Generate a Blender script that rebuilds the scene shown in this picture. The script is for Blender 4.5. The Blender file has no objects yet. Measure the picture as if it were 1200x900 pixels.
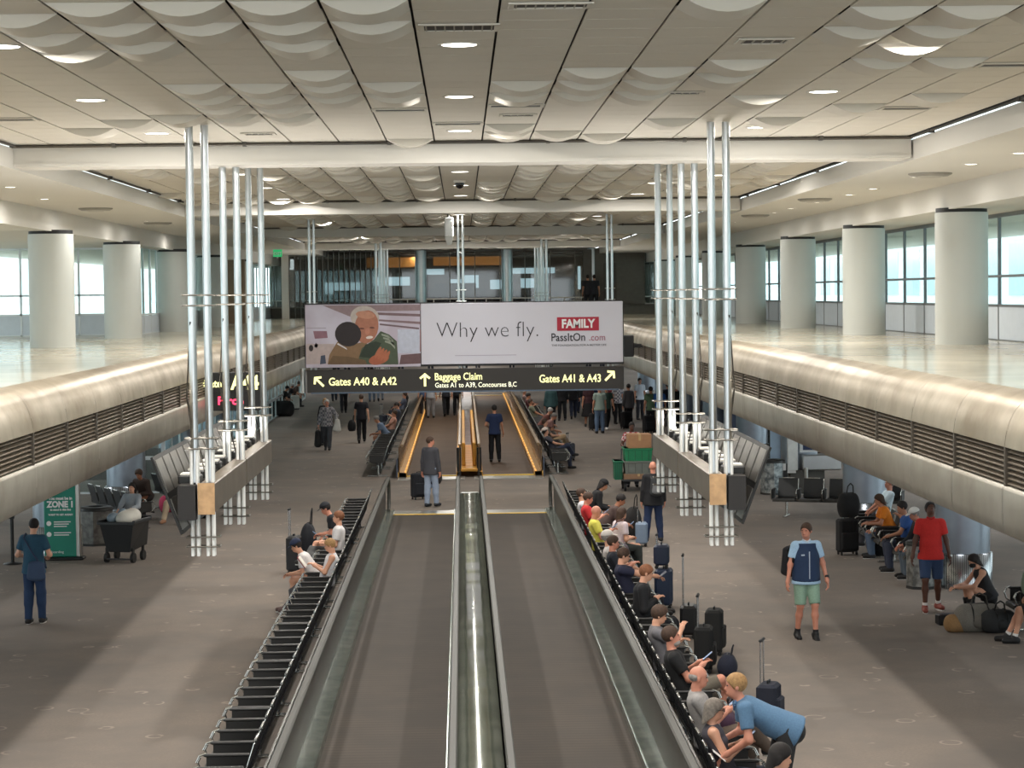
import bpy, math, random
import numpy as np
from mathutils import Vector, Matrix, noise
R = math.radians
C = bpy.context.scene.collection
random.seed(7)

# ---------------------------------------------------------------- camera
H = 5.26                      # eye height above the concourse floor
F = 2500.0                    # focal length in pixels of the 1200 wide frame
cd = bpy.data.cameras.new('camera'); cam = bpy.data.objects.new('camera', cd); C.objects.link(cam)
cd.sensor_width = 36; cd.lens = 36 * F / 1200; cd.clip_end = 600; cd.clip_start = .1
bpy.context.scene.camera = cam
ROLL = math.atan(0.012)
def cam_rot(yaw, pitch):
    return Matrix.Rotation(-yaw, 3, 'Z') @ Matrix.Rotation(math.pi/2 - pitch, 3, 'X') @ Matrix.Rotation(-ROLL, 3, 'Z')
def proj(v, M):
    r, u, f = M.col[0], M.col[1], -M.col[2]
    return 600 + F*v.dot(r)/v.dot(f), 450 - F*v.dot(u)/v.dot(f)
yaw, pitch = 59/F, 105/F
for _ in range(12):
    px, py = proj(Vector((0, 1, 0)), cam_rot(yaw, pitch))
    yaw += (px - 541)/F
    pitch += (py - 345)/F
CM = cam_rot(yaw, pitch)
cam.matrix_world = Matrix.Translation((0, 0, H)) @ CM.to_4x4()
def ray(px, py):
    return (CM.col[0]*(px-600)/F - CM.col[1]*(py-450)/F - CM.col[2])
def at(px, py, h=0.0):
    d = ray(px, py); t = (h - H)/d.z
    return Vector((d.x*t, d.y*t, h))
def atd(px, py, Y):
    d = ray(px, py); t = Y/d.y
    return Vector((d.x*t, Y, H + d.z*t))

# ---------------------------------------------------------------- world and exposure
S = bpy.context.scene
S.view_settings.view_transform = 'Standard'; S.view_settings.look = 'None'
S.view_settings.gamma = 1; S.view_settings.use_curve_mapping = False
S.view_settings.exposure = 1.1
w = bpy.data.worlds.new('sky'); S.world = w; w.use_nodes = True
bg = w.node_tree.nodes['Background']
bg.inputs[0].default_value = (0.86, 0.94, 0.98, 1); bg.inputs[1].default_value = 1.75
DOWN = 70.0      # watts of a main ceiling downlight
UP = 42.0        # watts of a pod uplight
LOW = 9.0        # watts of an added fill lamp under the ledges
SOFF = 12.0       # watts of a soffit downlight

# ---------------------------------------------------------------- materials
MATS = {}
def srgb(c):
    return tuple(((v/255)/12.92 if v/255 <= .04045 else ((v/255+.055)/1.055)**2.4) for v in c)
def mat(col, rough=.6, metal=0., kind='plain', scale=6., amt=.12, emit=0., col2=None, alpha=1., bump=0.):
    key = (tuple(col), rough, metal, kind, scale, amt, emit, tuple(col2) if col2 else None, alpha, bump)
    if key in MATS: return MATS[key]
    m = bpy.data.materials.new('surface_%d' % len(MATS)); m.use_nodes = True
    nt = m.node_tree; b = nt.nodes['Principled BSDF']; N = nt.nodes.new; L = nt.links.new
    c = srgb(col) + (1,)
    b.inputs['Base Color'].default_value = c
    b.inputs['Roughness'].default_value = rough; b.inputs['Metallic'].default_value = metal
    if emit:
        b.inputs['Emission Color'].default_value = c; b.inputs['Emission Strength'].default_value = emit
    if alpha < 1: b.inputs['Alpha'].default_value = alpha
    tc = N('ShaderNodeTexCoord')
    def mix(fac, a, bb, mode='MIX'):
        x = N('ShaderNodeMix'); x.data_type = 'RGBA'; x.blend_type = mode
        if isinstance(fac, float): x.inputs[0].default_value = fac
        else: L(fac, x.inputs[0])
        for i, v in ((6, a), (7, bb)):
            if isinstance(v, tuple): x.inputs[i].default_value = v
            else: L(v, x.inputs[i])
        return x.outputs[2]
    def tex(kind_, sc, coord='Object', **k):
        t = N(kind_); t.inputs['Scale'].default_value = sc
        for a_, v in k.items():
            if a_ in t.inputs: t.inputs[a_].default_value = v
        L(tc.outputs[coord], t.inputs['Vector']); return t
    def ramp(x, lo, hi):
        r_ = N('ShaderNodeMapRange'); r_.inputs[1].default_value = lo; r_.inputs[2].default_value = hi
        L(x, r_.inputs[0]); return r_.outputs[0]
    c2 = srgb(col2) + (1,) if col2 else tuple(v*(1-amt) for v in c[:3]) + (1,)
    if kind in ('noise', 'fabric', 'plain') and not emit and amt > 0:
        t = tex('ShaderNodeTexNoise', scale if kind != 'fabric' else 60., Detail=3.)
        L(mix(ramp(t.outputs[0], .35, .65), c, c2), b.inputs['Base Color'])
    if kind == 'carpet':
        t = tex('ShaderNodeTexNoise', .55, Detail=5., Roughness=.65)
        t2 = tex('ShaderNodeTexNoise', 28., Detail=2.)
        v = tex('ShaderNodeTexVoronoi', 1.5, Randomness=.9)
        mm = N('ShaderNodeMath'); mm.operation = 'SUBTRACT'; L(v.outputs['Distance'], mm.inputs[0]); mm.inputs[1].default_value = .19
        ma = N('ShaderNodeMath'); ma.operation = 'ABSOLUTE'; L(mm.outputs[0], ma.inputs[0])
        ring = ramp(ma.outputs[0], .03, .012)
        t3 = tex('ShaderNodeTexNoise', 5., Detail=1.)
        mu = N('ShaderNodeMath'); mu.operation = 'MULTIPLY'; L(ring, mu.inputs[0]); L(ramp(t3.outputs[0], .42, .55), mu.inputs[1])
        mu2 = N('ShaderNodeMath'); mu2.operation = 'MULTIPLY'; L(mu.outputs[0], mu2.inputs[0]); mu2.inputs[1].default_value = .5
        base = mix(ramp(t.outputs[0], .38, .62), c, c2)
        base = mix(ramp(t2.outputs[0], .3, .8), base, tuple(q*.82 for q in c[:3]) + (1,))
        L(mix(mu2.outputs[0], base, tuple(min(1, q*1.9) for q in c[:3]) + (1,)), b.inputs['Base Color'])
    if kind == 'lines':      # fine transverse lines along Y
        t = tex('ShaderNodeTexWave', scale); t.bands_direction = 'Y'
        t.inputs['Distortion'].default_value = 0
        t2 = tex('ShaderNodeTexNoise', 1.2, Detail=3.)
        base = mix(ramp(t2.outputs[0], .35, .65), c, c2)
        L(mix(ramp(t.outputs[0], .62, .95), base, tuple(q*.7 for q in c[:3]) + (1,)), b.inputs['Base Color'])
    if kind == 'plaid':
        t = tex('ShaderNodeTexChecker', scale); t.inputs[1].default_value = c; t.inputs[2].default_value = c2
        L(t.outputs[0], b.inputs['Base Color'])
    if kind == 'stripe':
        t = tex('ShaderNodeTexWave', scale); t.bands_direction = 'Z'
        L(mix(ramp(t.outputs[0], .45, .55), c, c2), b.inputs['Base Color'])
    if kind == 'ribs':       # vertical ribs round an upright thing
        t = tex('ShaderNodeTexWave', scale); t.bands_direction = 'X'
        L(mix(t.outputs[0], c, c2), b.inputs['Base Color'])
    if kind == 'camo':
        t = tex('ShaderNodeTexVoronoi', 16.)
        L(mix(ramp(t.outputs['Color'], .4, .6), c, c2), b.inputs['Base Color'])
    if kind == 'plate':      # metal cladding: panels with seams, smudges
        br = tex('ShaderNodeTexNoise', 1.1, Detail=4., Roughness=.6)
        L(mix(ramp(br.outputs[0], .35, .68), c, c2), b.inputs['Base Color'])
        L(ramp(br.outputs[0], .1, 1.6), b.inputs['Roughness'])
        r_ = N('ShaderNodeMapRange'); r_.inputs[3].default_value = rough-.08; r_.inputs[4].default_value = rough+.12
        L(br.outputs[0], r_.inputs[0]); L(r_.outputs[0], b.inputs['Roughness'])
    if bump:
        t = tex('ShaderNodeTexNoise', scale, Detail=3.)
        bm_ = N('ShaderNodeBump'); bm_.inputs['Strength'].default_value = bump; bm_.inputs['Distance'].default_value = .02
        L(t.outputs[0], bm_.inputs['Height']); L(bm_.outputs[0], b.inputs['Normal'])
    MATS[key] = m; return m
def glass(tint=(238, 248, 248), refl=.10, rough=.03):
    key = ('glass', tint, refl)
    if key in MATS: return MATS[key]
    m = bpy.data.materials.new('pane'); m.use_nodes = True; nt = m.node_tree; nt.nodes.clear()
    o = nt.nodes.new('ShaderNodeOutputMaterial'); mx = nt.nodes.new('ShaderNodeMixShader')
    t = nt.nodes.new('ShaderNodeBsdfTransparent'); g = nt.nodes.new('ShaderNodeBsdfGlossy')
    t.inputs[0].default_value = srgb(tint) + (1,); g.inputs['Roughness'].default_value = rough
    mx.inputs[0].default_value = refl
    nt.links.new(t.outputs[0], mx.inputs[1]); nt.links.new(g.outputs[0], mx.inputs[2]); nt.links.new(mx.outputs[0], o.inputs[0])
    MATS[key] = m; return m

# ---------------------------------------------------------------- mesh helpers
class MB:
    """collects shapes, links them as one mesh object"""
    def __init__(s): s.v = []; s.f = []; s.m = []; s.sm = []
    def add(s, vs, fs, mi=0, smooth=False):
        o = len(s.v); s.v.extend([tuple(p) for p in vs]); s.f.extend([tuple(i+o for i in q) for q in fs])
        s.m.extend([mi]*len(fs)); s.sm.extend([smooth]*len(fs)); return s
    def box(s, x0, x1, y0, y1, z0, z1, mi=0, bev=0):
        if x0 > x1: x0, x1 = x1, x0
        if y0 > y1: y0, y1 = y1, y0
        if z0 > z1: z0, z1 = z1, z0
        if not bev:
            vs = [(x, y, z) for z in (z0, z1) for y in (y0, y1) for x in (x0, x1)]
            return s.add(vs, [(0,2,3,1), (4,5,7,6), (0,1,5,4), (2,6,7,3), (0,4,6,2), (1,3,7,5)], mi)
        # rounded upright box (octagon footprint, inset top and bottom)
        b = bev; ring = [(x0+b,y0),(x1-b,y0),(x1,y0+b),(x1,y1-b),(x1-b,y1),(x0+b,y1),(x0,y1-b),(x0,y0+b)]
        cx, cy = (x0+x1)/2, (y0+y1)/2
        def ins(p, t): return (p[0] + (cx-p[0])*t/(max(abs(x1-x0), 1e-6)/2), p[1] + (cy-p[1])*t/(max(abs(y1-y0), 1e-6)/2))
        vs = []
        for z, t in ((z0, b), (z0+b, 0), (z1-b, 0), (z1, b)):
            for p in ring:
                q = ins(p, t); vs.append((q[0], q[1], z))
        fs = [tuple(range(7, -1, -1)), tuple(range(24, 32))]
        for k in range(3):
            for i in range(8):
                j = (i+1) % 8; fs.append((k*8+i, k*8+j, k*8+8+j, k*8+8+i))
        return s.add(vs, fs, mi)
    def cyl(s, a, b, r0, r1=None, n=12, mi=0, caps=True, smooth=True):
        a = Vector(a); b = Vector(b); r1 = r0 if r1 is None else r1
        d = (b-a).normalized(); t = Vector((0, 0, 1)) if abs(d.z) < .9 else Vector((1, 0, 0))
        u = d.cross(t).normalized(); v = d.cross(u)
        vs = []
        for p, r in ((a, r0), (b, r1)):
            for i in range(n):
                an = 2*math.pi*i/n; vs.append(p + (u*math.cos(an) + v*math.sin(an))*r)
        fs = [(i, i+n, (i+1) % n+n, (i+1) % n) for i in range(n)]
        s.add(vs, fs, mi, smooth)
        if caps: s.add(vs, [tuple(range(n)), tuple(range(2*n-1, n-1, -1))], mi)
        return s
    def tube(s, pts, r, n=6, mi=0):
        pts = [Vector(p) for p in pts]
        for i in range(len(pts)-1): s.cyl(pts[i], pts[i+1], r, r, n, mi)
        return s
    def lathe(s, prof, c=(0, 0, 0), n=24, mi=0, smooth=True):
        vs = []; fs = []
        for r, z in prof:
            for i in range(n):
                a = 2*math.pi*i/n; vs.append((c[0]+r*math.cos(a), c[1]+r*math.sin(a), c[2]+z))
        for k in range(len(prof)-1):
            for i in range(n):
                j = (i+1) % n; fs.append((k*n+i, k*n+j, (k+1)*n+j, (k+1)*n+i))
        return s.add(vs, fs, mi, smooth)
    def ell(s, c, r, n=10, mi=0, rot=None):
        vs = []; fs = []; m = n//2
        for k in range(m+1):
            th = math.pi*k/m
            for i in range(n):
                a = 2*math.pi*i/n
                p = Vector((r[0]*math.sin(th)*math.cos(a), r[1]*math.sin(th)*math.sin(a), r[2]*math.cos(th)))
                if rot: p = rot @ p
                vs.append(Vector(c)+p)
        for k in range(m):
            for i in range(n):
                j = (i+1) % n; fs.append((k*n+i, (k+1)*n+i, (k+1)*n+j, k*n+j))
        return s.add(vs, fs, mi, True)
    def sweep(s, prof, y0, y1, mi=0, smooth=True):
        """profile of (x, z) pulled along Y"""
        vs = [(x, y0, z) for x, z in prof] + [(x, y1, z) for x, z in prof]; n = len(prof)
        return s.add(vs, [(i, i+1, n+i+1, n+i) for i in range(n-1)], mi, smooth)
    def poly(s, pts, t, mi=0):
        """flat outline in XZ with thickness t along -Y (pts are (x, y, z) tuples sharing y)"""
        n = len(pts); vs = [tuple(p) for p in pts] + [(p[0], p[1]+t, p[2]) for p in pts]
        fs = [tuple(range(n)), tuple(range(2*n-1, n-1, -1))] + [(i, i+n, (i+1) % n+n, (i+1) % n) for i in range(n)]
        return s.add(vs, fs, mi)
    def build(s, name, ms, parent=None, loc=None, rotz=0):
        me = bpy.data.meshes.new(name); me.from_pydata([tuple(v) for v in s.v], [], s.f)
        ms = ms if isinstance(ms, (list, tuple)) else [ms]
        for m in ms: me.materials.append(m)
        if len(s.f):
            me.polygons.foreach_set('material_index', s.m); me.polygons.foreach_set('use_smooth', s.sm)
        me.update(); o = bpy.data.objects.new(name, me); C.objects.link(o)
        if parent: o.parent = parent
        if loc is not None: o.location = loc
        if rotz: o.rotation_euler.z = rotz
        return o
def tag(o, label, cat, group=None, kind=None):
    o['label'] = label; o['category'] = cat
    if group: o['group'] = group
    if kind: o['kind'] = kind
    return o
def thing(name, label, cat, loc=(0, 0, 0), rotz=0, group=None):
    o = bpy.data.objects.new(name, None); C.objects.link(o); o.empty_display_size = .1
    o.location = loc; o.rotation_euler.z = rotz
    return tag(o, label, cat, group)
def struct(o, label=None):
    o['kind'] = 'structure'
    if label: o['label'] = label
    return o
KIDS = {}
def copy_tree(o, parent=None, kids=None):
    c = o.copy(); C.objects.link(c)
    if parent: c.parent = parent
    for ch in (o.children if kids is None else kids): copy_tree(ch, c)
    return c
def lamp(name, loc, energy, size, color=(1, .965, .91), rot=(0, 0, 0), parent=None, shape='DISK', size_y=None, spread=None):
    l = bpy.data.lights.new(name, 'AREA'); l.energy = energy; l.shape = shape; l.size = size; l.color = color
    if size_y: l.size_y = size_y
    if spread: l.spread = spread
    o = bpy.data.objects.new(name, l); C.objects.link(o); o.location = loc; o.rotation_euler = rot
    if parent: o.parent = parent
    return o
ORD = ['nearest', 'second nearest', 'third nearest', 'fourth nearest', 'fifth nearest', 'sixth nearest', 'seventh nearest', 'eighth nearest',
       'ninth nearest', 'tenth nearest', 'eleventh nearest', 'twelfth nearest', 'thirteenth nearest', 'fourteenth nearest', 'fifteenth nearest',
       'sixteenth nearest', 'seventeenth nearest', 'eighteenth nearest', 'nineteenth nearest', 'twentieth nearest']
def text(body, size, mat_, parent, loc, name='lettering', bold=0., rot=(math.pi/2, 0, 0), align='LEFT', sx=1.):
    c = bpy.data.curves.new(name, 'FONT'); c.body = body; c.size = size; c.extrude = .004; c.offset = bold; c.align_x = align
    c.resolution_u = 3
    c.materials.append(mat_); o = bpy.data.objects.new(name, c); C.objects.link(o); o.parent = parent
    o.location = loc; o.rotation_euler = rot; o.scale = (sx, 1, 1)
    bpy.context.view_layer.update()
    me = bpy.data.meshes.new_from_object(o.evaluated_get(bpy.context.evaluated_depsgraph_get()))
    q = bpy.data.objects.new(name, me); C.objects.link(q); q.parent = parent; q.location = loc; q.rotation_euler = rot; q.scale = (sx, 1, 1)
    bpy.data.objects.remove(o); bpy.data.curves.remove(c); return q

# ---------------------------------------------------------------- smooth solid bodies (signed distances, surface nets)
class Blob:
    def __init__(s, k=.03): s.p = []; s.k = k; s.cuts = []
    def cone(s, a, b, ra, rb, flat=False, k=None): s.p.append(('c', np.array(a, float), np.array(b, float), ra, rb, flat, k)); return s
    def econe(s, a, b, lat, A, B, k=None, flat=False): s.p.append(('e', np.array(a, float), np.array(b, float), np.array(lat, float), A, B, k, flat)); return s
    def ball(s, c, r, rot=None, k=None): s.p.append(('s', np.array(c, float), np.array(r, float), rot, k)); return s
    def cut(s, p, n): s.cuts.append((np.array(p, float), np.array(n, float))); return s
    def mesh(s, vox):
        lo = np.full(3, 1e9); hi = -lo
        bb = []
        for q in s.p:
            if q[0] == 'c': m_ = max(q[3], q[4]); l = np.minimum(q[1], q[2])-m_; h = np.maximum(q[1], q[2])+m_
            elif q[0] == 'e': m_ = max(q[4]+q[5]); l = np.minimum(q[1], q[2])-m_; h = np.maximum(q[1], q[2])+m_
            else: m_ = q[2].max(); l = q[1]-m_; h = q[1]+m_
            bb.append((l, h)); lo = np.minimum(lo, l); hi = np.maximum(hi, h)
        lo -= vox*2.5; n = np.ceil((hi+vox*2.5-lo)/vox).astype(int)+1
        g = [lo[i]+np.arange(n[i])*vox for i in range(3)]
        f = np.full(n, .5, np.float32); mg = .06+vox
        for q, (l, h) in zip(s.p, bb):
            i0 = np.maximum(0, ((l-mg-lo)/vox).astype(int)); i1 = np.minimum(n, ((h+mg-lo)/vox).astype(int)+2)
            sl = tuple(slice(i0[i], i1[i]) for i in range(3))
            X = g[0][sl[0]][:, None, None]; Y = g[1][sl[1]][None, :, None]; Z = g[2][sl[2]][None, None, :]
            if q[0] in 'ce':
                a, b = q[1], q[2]; d = b-a; L2 = d@d+1e-12
                x, y, z = X-a[0], Y-a[1], Z-a[2]
                t0 = (x*d[0]+y*d[1]+z*d[2])/L2; t = np.clip(t0, 0, 1)
                if q[0] == 'c':
                    dist = np.sqrt((x-t*d[0])**2+(y-t*d[1])**2+(z-t*d[2])**2)-(q[3]+(q[4]-q[3])*t); flat = q[5]; k = q[6]
                else:
                    lat = q[3]; A, B = q[4], q[5]; k = q[6]; flat = q[7]; dn = d/math.sqrt(L2)
                    lat = lat-dn*(lat@dn); lat /= np.linalg.norm(lat)+1e-9; wv = np.cross(dn, lat)
                    rv = A[0]+(B[0]-A[0])*t; rw = A[1]+(B[1]-A[1])*t
                    ex = (t0-t)*math.sqrt(L2)
                    vv = x*lat[0]+y*lat[1]+z*lat[2]; ww = x*wv[0]+y*wv[1]+z*wv[2]
                    rm = np.minimum(rv, rw)
                    dist = (np.sqrt((vv/rv)**2+(ww/rw)**2+(ex/rm)**2)-1)*rm
                if flat: dist = np.maximum(dist, (t0-1)*math.sqrt(L2))
            else:
                x, y, z = X-q[1][0], Y-q[1][1], Z-q[1][2]; r = q[2]; k = q[4]
                if q[3] is not None:
                    M = q[3]; x, y, z = (x*M[0][0]+y*M[0][1]+z*M[0][2], x*M[1][0]+y*M[1][1]+z*M[1][2], x*M[2][0]+y*M[2][1]+z*M[2][2])
                dist = (np.sqrt((x/r[0])**2+(y/r[1])**2+(z/r[2])**2)-1)*r.min()
            k = s.k if k is None else k
            o = f[sl]; hh = np.clip(.5+.5*(o-dist)/k, 0, 1)
            f[sl] = o*(1-hh)+dist*hh-k*hh*(1-hh)
        for p, nn in s.cuts:
            dd = (g[0][:, None, None]-p[0])*nn[0]+(g[1][None, :, None]-p[1])*nn[1]+(g[2][None, None, :]-p[2])*nn[2]
            f = np.maximum(f, dd)
        ng = f < 0
        nc = tuple(n-1); acc = np.zeros(nc+(3,)); cnt = np.zeros(nc)
        quads = []
        for ax in range(3):
            a = [slice(None)]*3; b = [slice(None)]*3; a[ax] = slice(0, -1); b[ax] = slice(1, None)
            cr = ng[tuple(a)] != ng[tuple(b)]
            I = np.argwhere(cr)
            # edges touching the outer shell never cross (field padded)
            f0 = f[tuple(a)][cr]; f1 = f[tuple(b)][cr]; t = f0/(f0-f1)
            P = I.astype(float); P[:, ax] += t
            o1, o2 = [(1, 2), (2, 0), (0, 1)][ax]
            cells = []
            for (u, v) in ((0, 0), (1, 0), (1, 1), (0, 1)):
                J = I.copy(); J[:, o1] -= u; J[:, o2] -= v; cells.append(J)
                np.add.at(acc, tuple(J.T), P); np.add.at(cnt, tuple(J.T), 1)
            quads.append((cells, ng[tuple(a)][cr]))
        ids = np.full(nc, -1); on = cnt > 0; ids[on] = np.arange(on.sum())
        V = acc[on]/cnt[on][:, None]*vox+lo
        Q = []
        for cells, sg in quads:
            q = np.stack([ids[tuple(c.T)] for c in cells], 1)
            Q.append(np.where(sg[:, None], q[:, ::-1], q))
        return V, np.concatenate(Q)[:, ::-1]
def net(name, blobs, vox, ms, parent=None, extra=None, loc=None, rotz=0):
    V, Q = blobs.mesh(vox)
    vs = V; fs = Q.tolist(); mi = [0]*len(fs); sm = [True]*len(fs)
    if extra is not None and extra.v:
        o = len(V); vs = np.concatenate([V, np.array([tuple(v) for v in extra.v])])
        fs += [tuple(i+o for i in q) for q in extra.f]; mi += extra.m; sm += extra.sm
    me = bpy.data.meshes.new(name); me.from_pydata(vs.tolist(), [], fs)
    for m in (ms if isinstance(ms, (list, tuple)) else [ms]): me.materials.append(m)
    me.polygons.foreach_set('material_index', mi); me.polygons.foreach_set('use_smooth', sm); me.update()
    o = bpy.data.objects.new(name, me); C.objects.link(o)
    if parent: o.parent = parent
    if loc is not None: o.location = loc
    if rotz: o.rotation_euler.z = rotz
    return o

# ================================================================ THE BUILDING
ZT = H - .985            # top of the stone ledges over the side bays
ZL = H - 2.30            # ceiling of the side bays
ZC = H + 2.14            # main ceiling
ZS = H + 1.81            # side soffit
ZO = H + 1.39            # ceiling over the ledges
YN, YF = -3.0, 104.0     # modelled run of the upper hall
XR, XL = 5.05, -4.80     # louvre faces
M_carpet = mat((130, 119, 109), .95, kind='carpet', col2=(112, 105, 99))
M_ceil = mat((216, 210, 198), .75, amt=.06, scale=.4)
M_white = mat((214, 210, 202), .7, amt=.03, scale=.5)
M_dark = mat((34, 32, 30), .7, amt=0)
M_stone = mat((214, 204, 182), .16, kind='noise', scale=.8, col2=(196, 186, 166))
M_plate = mat((180, 168, 148), .38, .75, kind='plate', col2=(142, 128, 106))
M_plate2 = mat((164, 158, 146), .42, .6, kind='plate', col2=(138, 130, 116))
M_steel = mat((190, 192, 192), .28, 1., amt=.08, scale=3)
M_col = mat((196, 198, 192), .55, amt=.03, scale=1.)

b = MB(); b.box(-16, 16, YN, 172, -.2, 0); struct(b.build('floor', M_carpet))

# main ceiling: planks hung in 0.66 m modules, some of them sagging into scoops
CWD, PL, SAG = .662, .60, .105
BEAMS = [(29.75 + 18.3*k) for k in range(5)]
def ydist(y, x=0): return 5350.0/((345 - .012*x) - y)
SAGS = {}
def sagrun(col, d0, n):
    k0 = int(round((d0 - YN)/PL))
    for i in range(n): SAGS[(col, k0 + 2*i)] = 1
for col, y, n in [(-1, 2, 2), (-1, 97, 2), (-1, 163, 1), (-2, 2, 3), (-2, 82, 3), (-3, 3, 2), (-3, 98, 4), (-4, 2, 3), (-4, 98, 1), (-4, 114, 3),
                  (-5, 24, 3), (-5, 136, 1), (-6, 144, 1), (-7, 154, 1), (1, 94, 2), (1, 146, 2), (2, 79, 3), (2, 155, 1), (3, 78, 3), (3, 156, 1),
                  (4, 75, 2), (4, 140, 1), (5, 16, 2), (5, 112, 1), (6, 12, 4), (6, 138, 1), (7, 8, 1), (7, 72, 1), (7, 125, 1), (8, 112, 1), (3, 4, 1)]:
    sagrun(col, ydist(y, col*60), n)
rr = random.Random(3)
for col in range(-9, 10):
    if col == 0: continue
    k = int((31 - YN)/PL)
    while k < (YF-YN)/PL:
        if rr.random() < (.30 if abs(col) < 6 else .14):
            n = rr.choice([1, 2, 3, 3, 4])
            for i in range(n): SAGS[(col, k+2*i)] = 1
            k += 2*n+1
        k += 1
b = MB(); nseg = 8
for col in range(-9, 10):
    x0 = -.02 + (col-.5)*CWD + .011; x1 = x0 + CWD - .022
    for k in range(int((YF-YN)/PL)):
        y0 = YN + k*PL; y1 = y0 + PL - .014
        if any(bm - .05 < y0 < bm + .85 for bm in BEAMS): continue
        if (col, k) in SAGS:
            ring = [(x0 + (x1-x0)*i/nseg, ZC - SAG*(1-(2*i/nseg-1)**2)) for i in range(nseg+1)]
            n = nseg+1
            vs = [(x, y0, z) for x, z in ring] + [(x, y1, z) for x, z in ring]
            b.add(vs, [(i, i+1, n+i+1, n+i) for i in range(nseg)], 0, True)
            for y in (y0, y1):
                vs = [(x, y, z) for x, z in ring] + [(x1, y, ZC+.02), (x0, y, ZC+.02)]
                b.add(vs, [tuple(range(n+2))], 0)
        else:
            b.box(x0, x1, y0, y1, ZC, ZC+.02)
b.box(-6.5, 6.6, YN, YF+68, ZC+.10, ZC+.16, 1)
struct(b.build('ceiling', [M_ceil, M_dark]))
# side soffits, fascias and the ceilings over the ledges
def side(sg, name):
    xa = 6.25*sg + .08; xb = 8.45*sg + (.05 if sg > 0 else .15); xc = 15.*sg
    b = MB()
    b.box(xa, xa+.12*sg, YN, YF, ZS-.006, ZC-.05); b.box(xa+.01*sg, xa+.12*sg, YN, YF, ZC+.01, ZC+.12, 1)
    b.box(xa+.05*sg, xb+.05*sg, YN, YF, ZS, ZS+.08); b.box(xb, xb+.1*sg, YN, YF, ZO-.006, ZS+.05)
    b.box(xb+.05*sg, xc, YN, YF, ZO, ZO+.08)
    struct(b.build(name, [M_white, M_dark]))
    b = MB()
    b.tube([(xa-.05*sg, YN, ZC-.03), (xa-.05*sg, YF, ZC-.03)], .018)
    for k in range(20): b.box(xa-.08*sg, xa, 10+k*4.6, 10.08+k*4.6, ZC-.06, ZC)
    struct(b.build(name.replace('ceiling', 'trim'), mat((70, 67, 63), .7, .0)))
side(1, 'ceiling_right'); side(-1, 'ceiling_left')
for i, y in enumerate(BEAMS):
    b = MB(); b.box(-6.2, 6.3, y, y+.75, ZC-.31, ZC-.03)
    b.box(-6.2, 6.3, y-.02, y+.77, ZC-.29, ZC-.27)
    struct(b.build('beam_%d' % (i+1), M_white))
    b = MB(); b.tube([(-6.2, y-.10, ZC-.035), (6.3, y-.10, ZC-.035)], .022)
    for x in (-4.8, -3, -1, 1.2, 3.1, 5): b.box(x, x+.05, y-.13, y, ZC-.06, ZC+.02)
    struct(b.build('trim_%d' % (i+10), mat((96, 92, 86), .4, .8)))

# pale neighbouring buildings outside the windows
for x_, nm in ((22, 'right'), (-22, 'left')):
    b = MB(); b.box(x_, x_+2*(1 if x_ > 0 else -1), 20, 175, -1, 14)
    for k in range(30):
        y = 22+k*5; xx = x_-.05*(1 if x_ > 0 else -1); b.box(min(x_, xx), max(x_, xx), y, y+3.2, H-.3, H+1.9, 1)
    o = b.build('neighbour_building', [mat((238, 248, 248), .6, amt=.04), mat((206, 228, 232), .2, amt=.1)])
    tag(o, 'pale blue grey building outside the windows on the %s' % nm, 'building')
# ledges with curved cladding and louvres
def ledge(sg, xl, wall_name):
    prof = [(.40, 0), (.36, -.012), (.27, -.03), (.17, -.08), (.10, -.16), (.05, -.26), (.015, -.38), (0, -.50)]
    low = [(.06, -.862), (-.01, -.868), (-.02, -.90), (-.022, -1.05), (-.018, -1.20), (.0, -1.30), (.02, -1.325), (.06, -1.335), (.42, -1.31)]
    b = MB()
    X = lambda v: xl + v*sg
    seg = 2.07; ys = [YN + i*seg for i in range(int((YF-YN)/seg)+1)]
    for y in ys:
        b.sweep([(X(x), ZT+z) for x, z in prof], y+.006, y+seg-.006)
    nm = 'trim_2' if sg > 0 else 'trim_3'
    struct(b.build(nm, M_plate))
    b = MB()
    for y in ys: b.sweep([(X(x), ZT+z) for x, z in low], y+.006, y+seg-.006)
    struct(b.build('trim_4' if sg > 0 else 'trim_5', M_plate2))
    b = MB()
    b.box(X(.42), 16*sg, YN, YF, ZL, ZT-.02, 2)                 # the slab itself
    b.box(X(.40), 16*sg, YN, YF, ZT-.02, ZT, 1)
    b.box(X(.22), X(.43), YN, YF, ZT-.9, ZT-.45, 3)
    struct(b.build(wall_name, [M_plate, M_stone, M_white, M_dark]))
    lm = mat((122, 110, 95), .45, .5, amt=.08); lm2 = mat((88, 80, 70), .5, .5)
    first = None
    for i, y in enumerate(ys):
        if y < 12 or y > 101: continue
        if first is None:
            f = MB()
            for k in range(7):
                z = -.535 - k*.05
                vs = [(X(.02), .03, z), (X(.02), seg-.03, z), (X(.10), seg-.03, z-.0+.03), (X(.10), .03, z+.03),
                      (X(.02), .03, z-.012), (X(.02), seg-.03, z-.012), (X(.10), seg-.03, z+.018), (X(.10), .03, z+.018)]
                f.add(vs, [(0,1,2,3), (7,6,5,4), (0,4,5,1), (2,6,7,3), (1,5,6,2), (0,3,7,4)])
            o = f.build('louver_panel', lm); first = o
            g = MB(); g.box(X(.0), X(.12), -.025, .025, -.865, -.5); first_m = g.build('mullion', lm2, o)
        else:
            o = copy_tree(first)
        o.location = (0, y, ZT)
        tag(o, '%s of the horizontal slatted vent panels in the %s curved metal edge' % ((ORD+['more distant']*90)[i-8 if i >= 8 else 0], 'right' if sg > 0 else 'left'),
            'vent panel', 'vent panels along the %s ledge' % ('right' if sg > 0 else 'left'))
    return ys
ledge(1, XR, 'wall_right_ledge'); ledge(-1, XL, 'wall_left_ledge')

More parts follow.
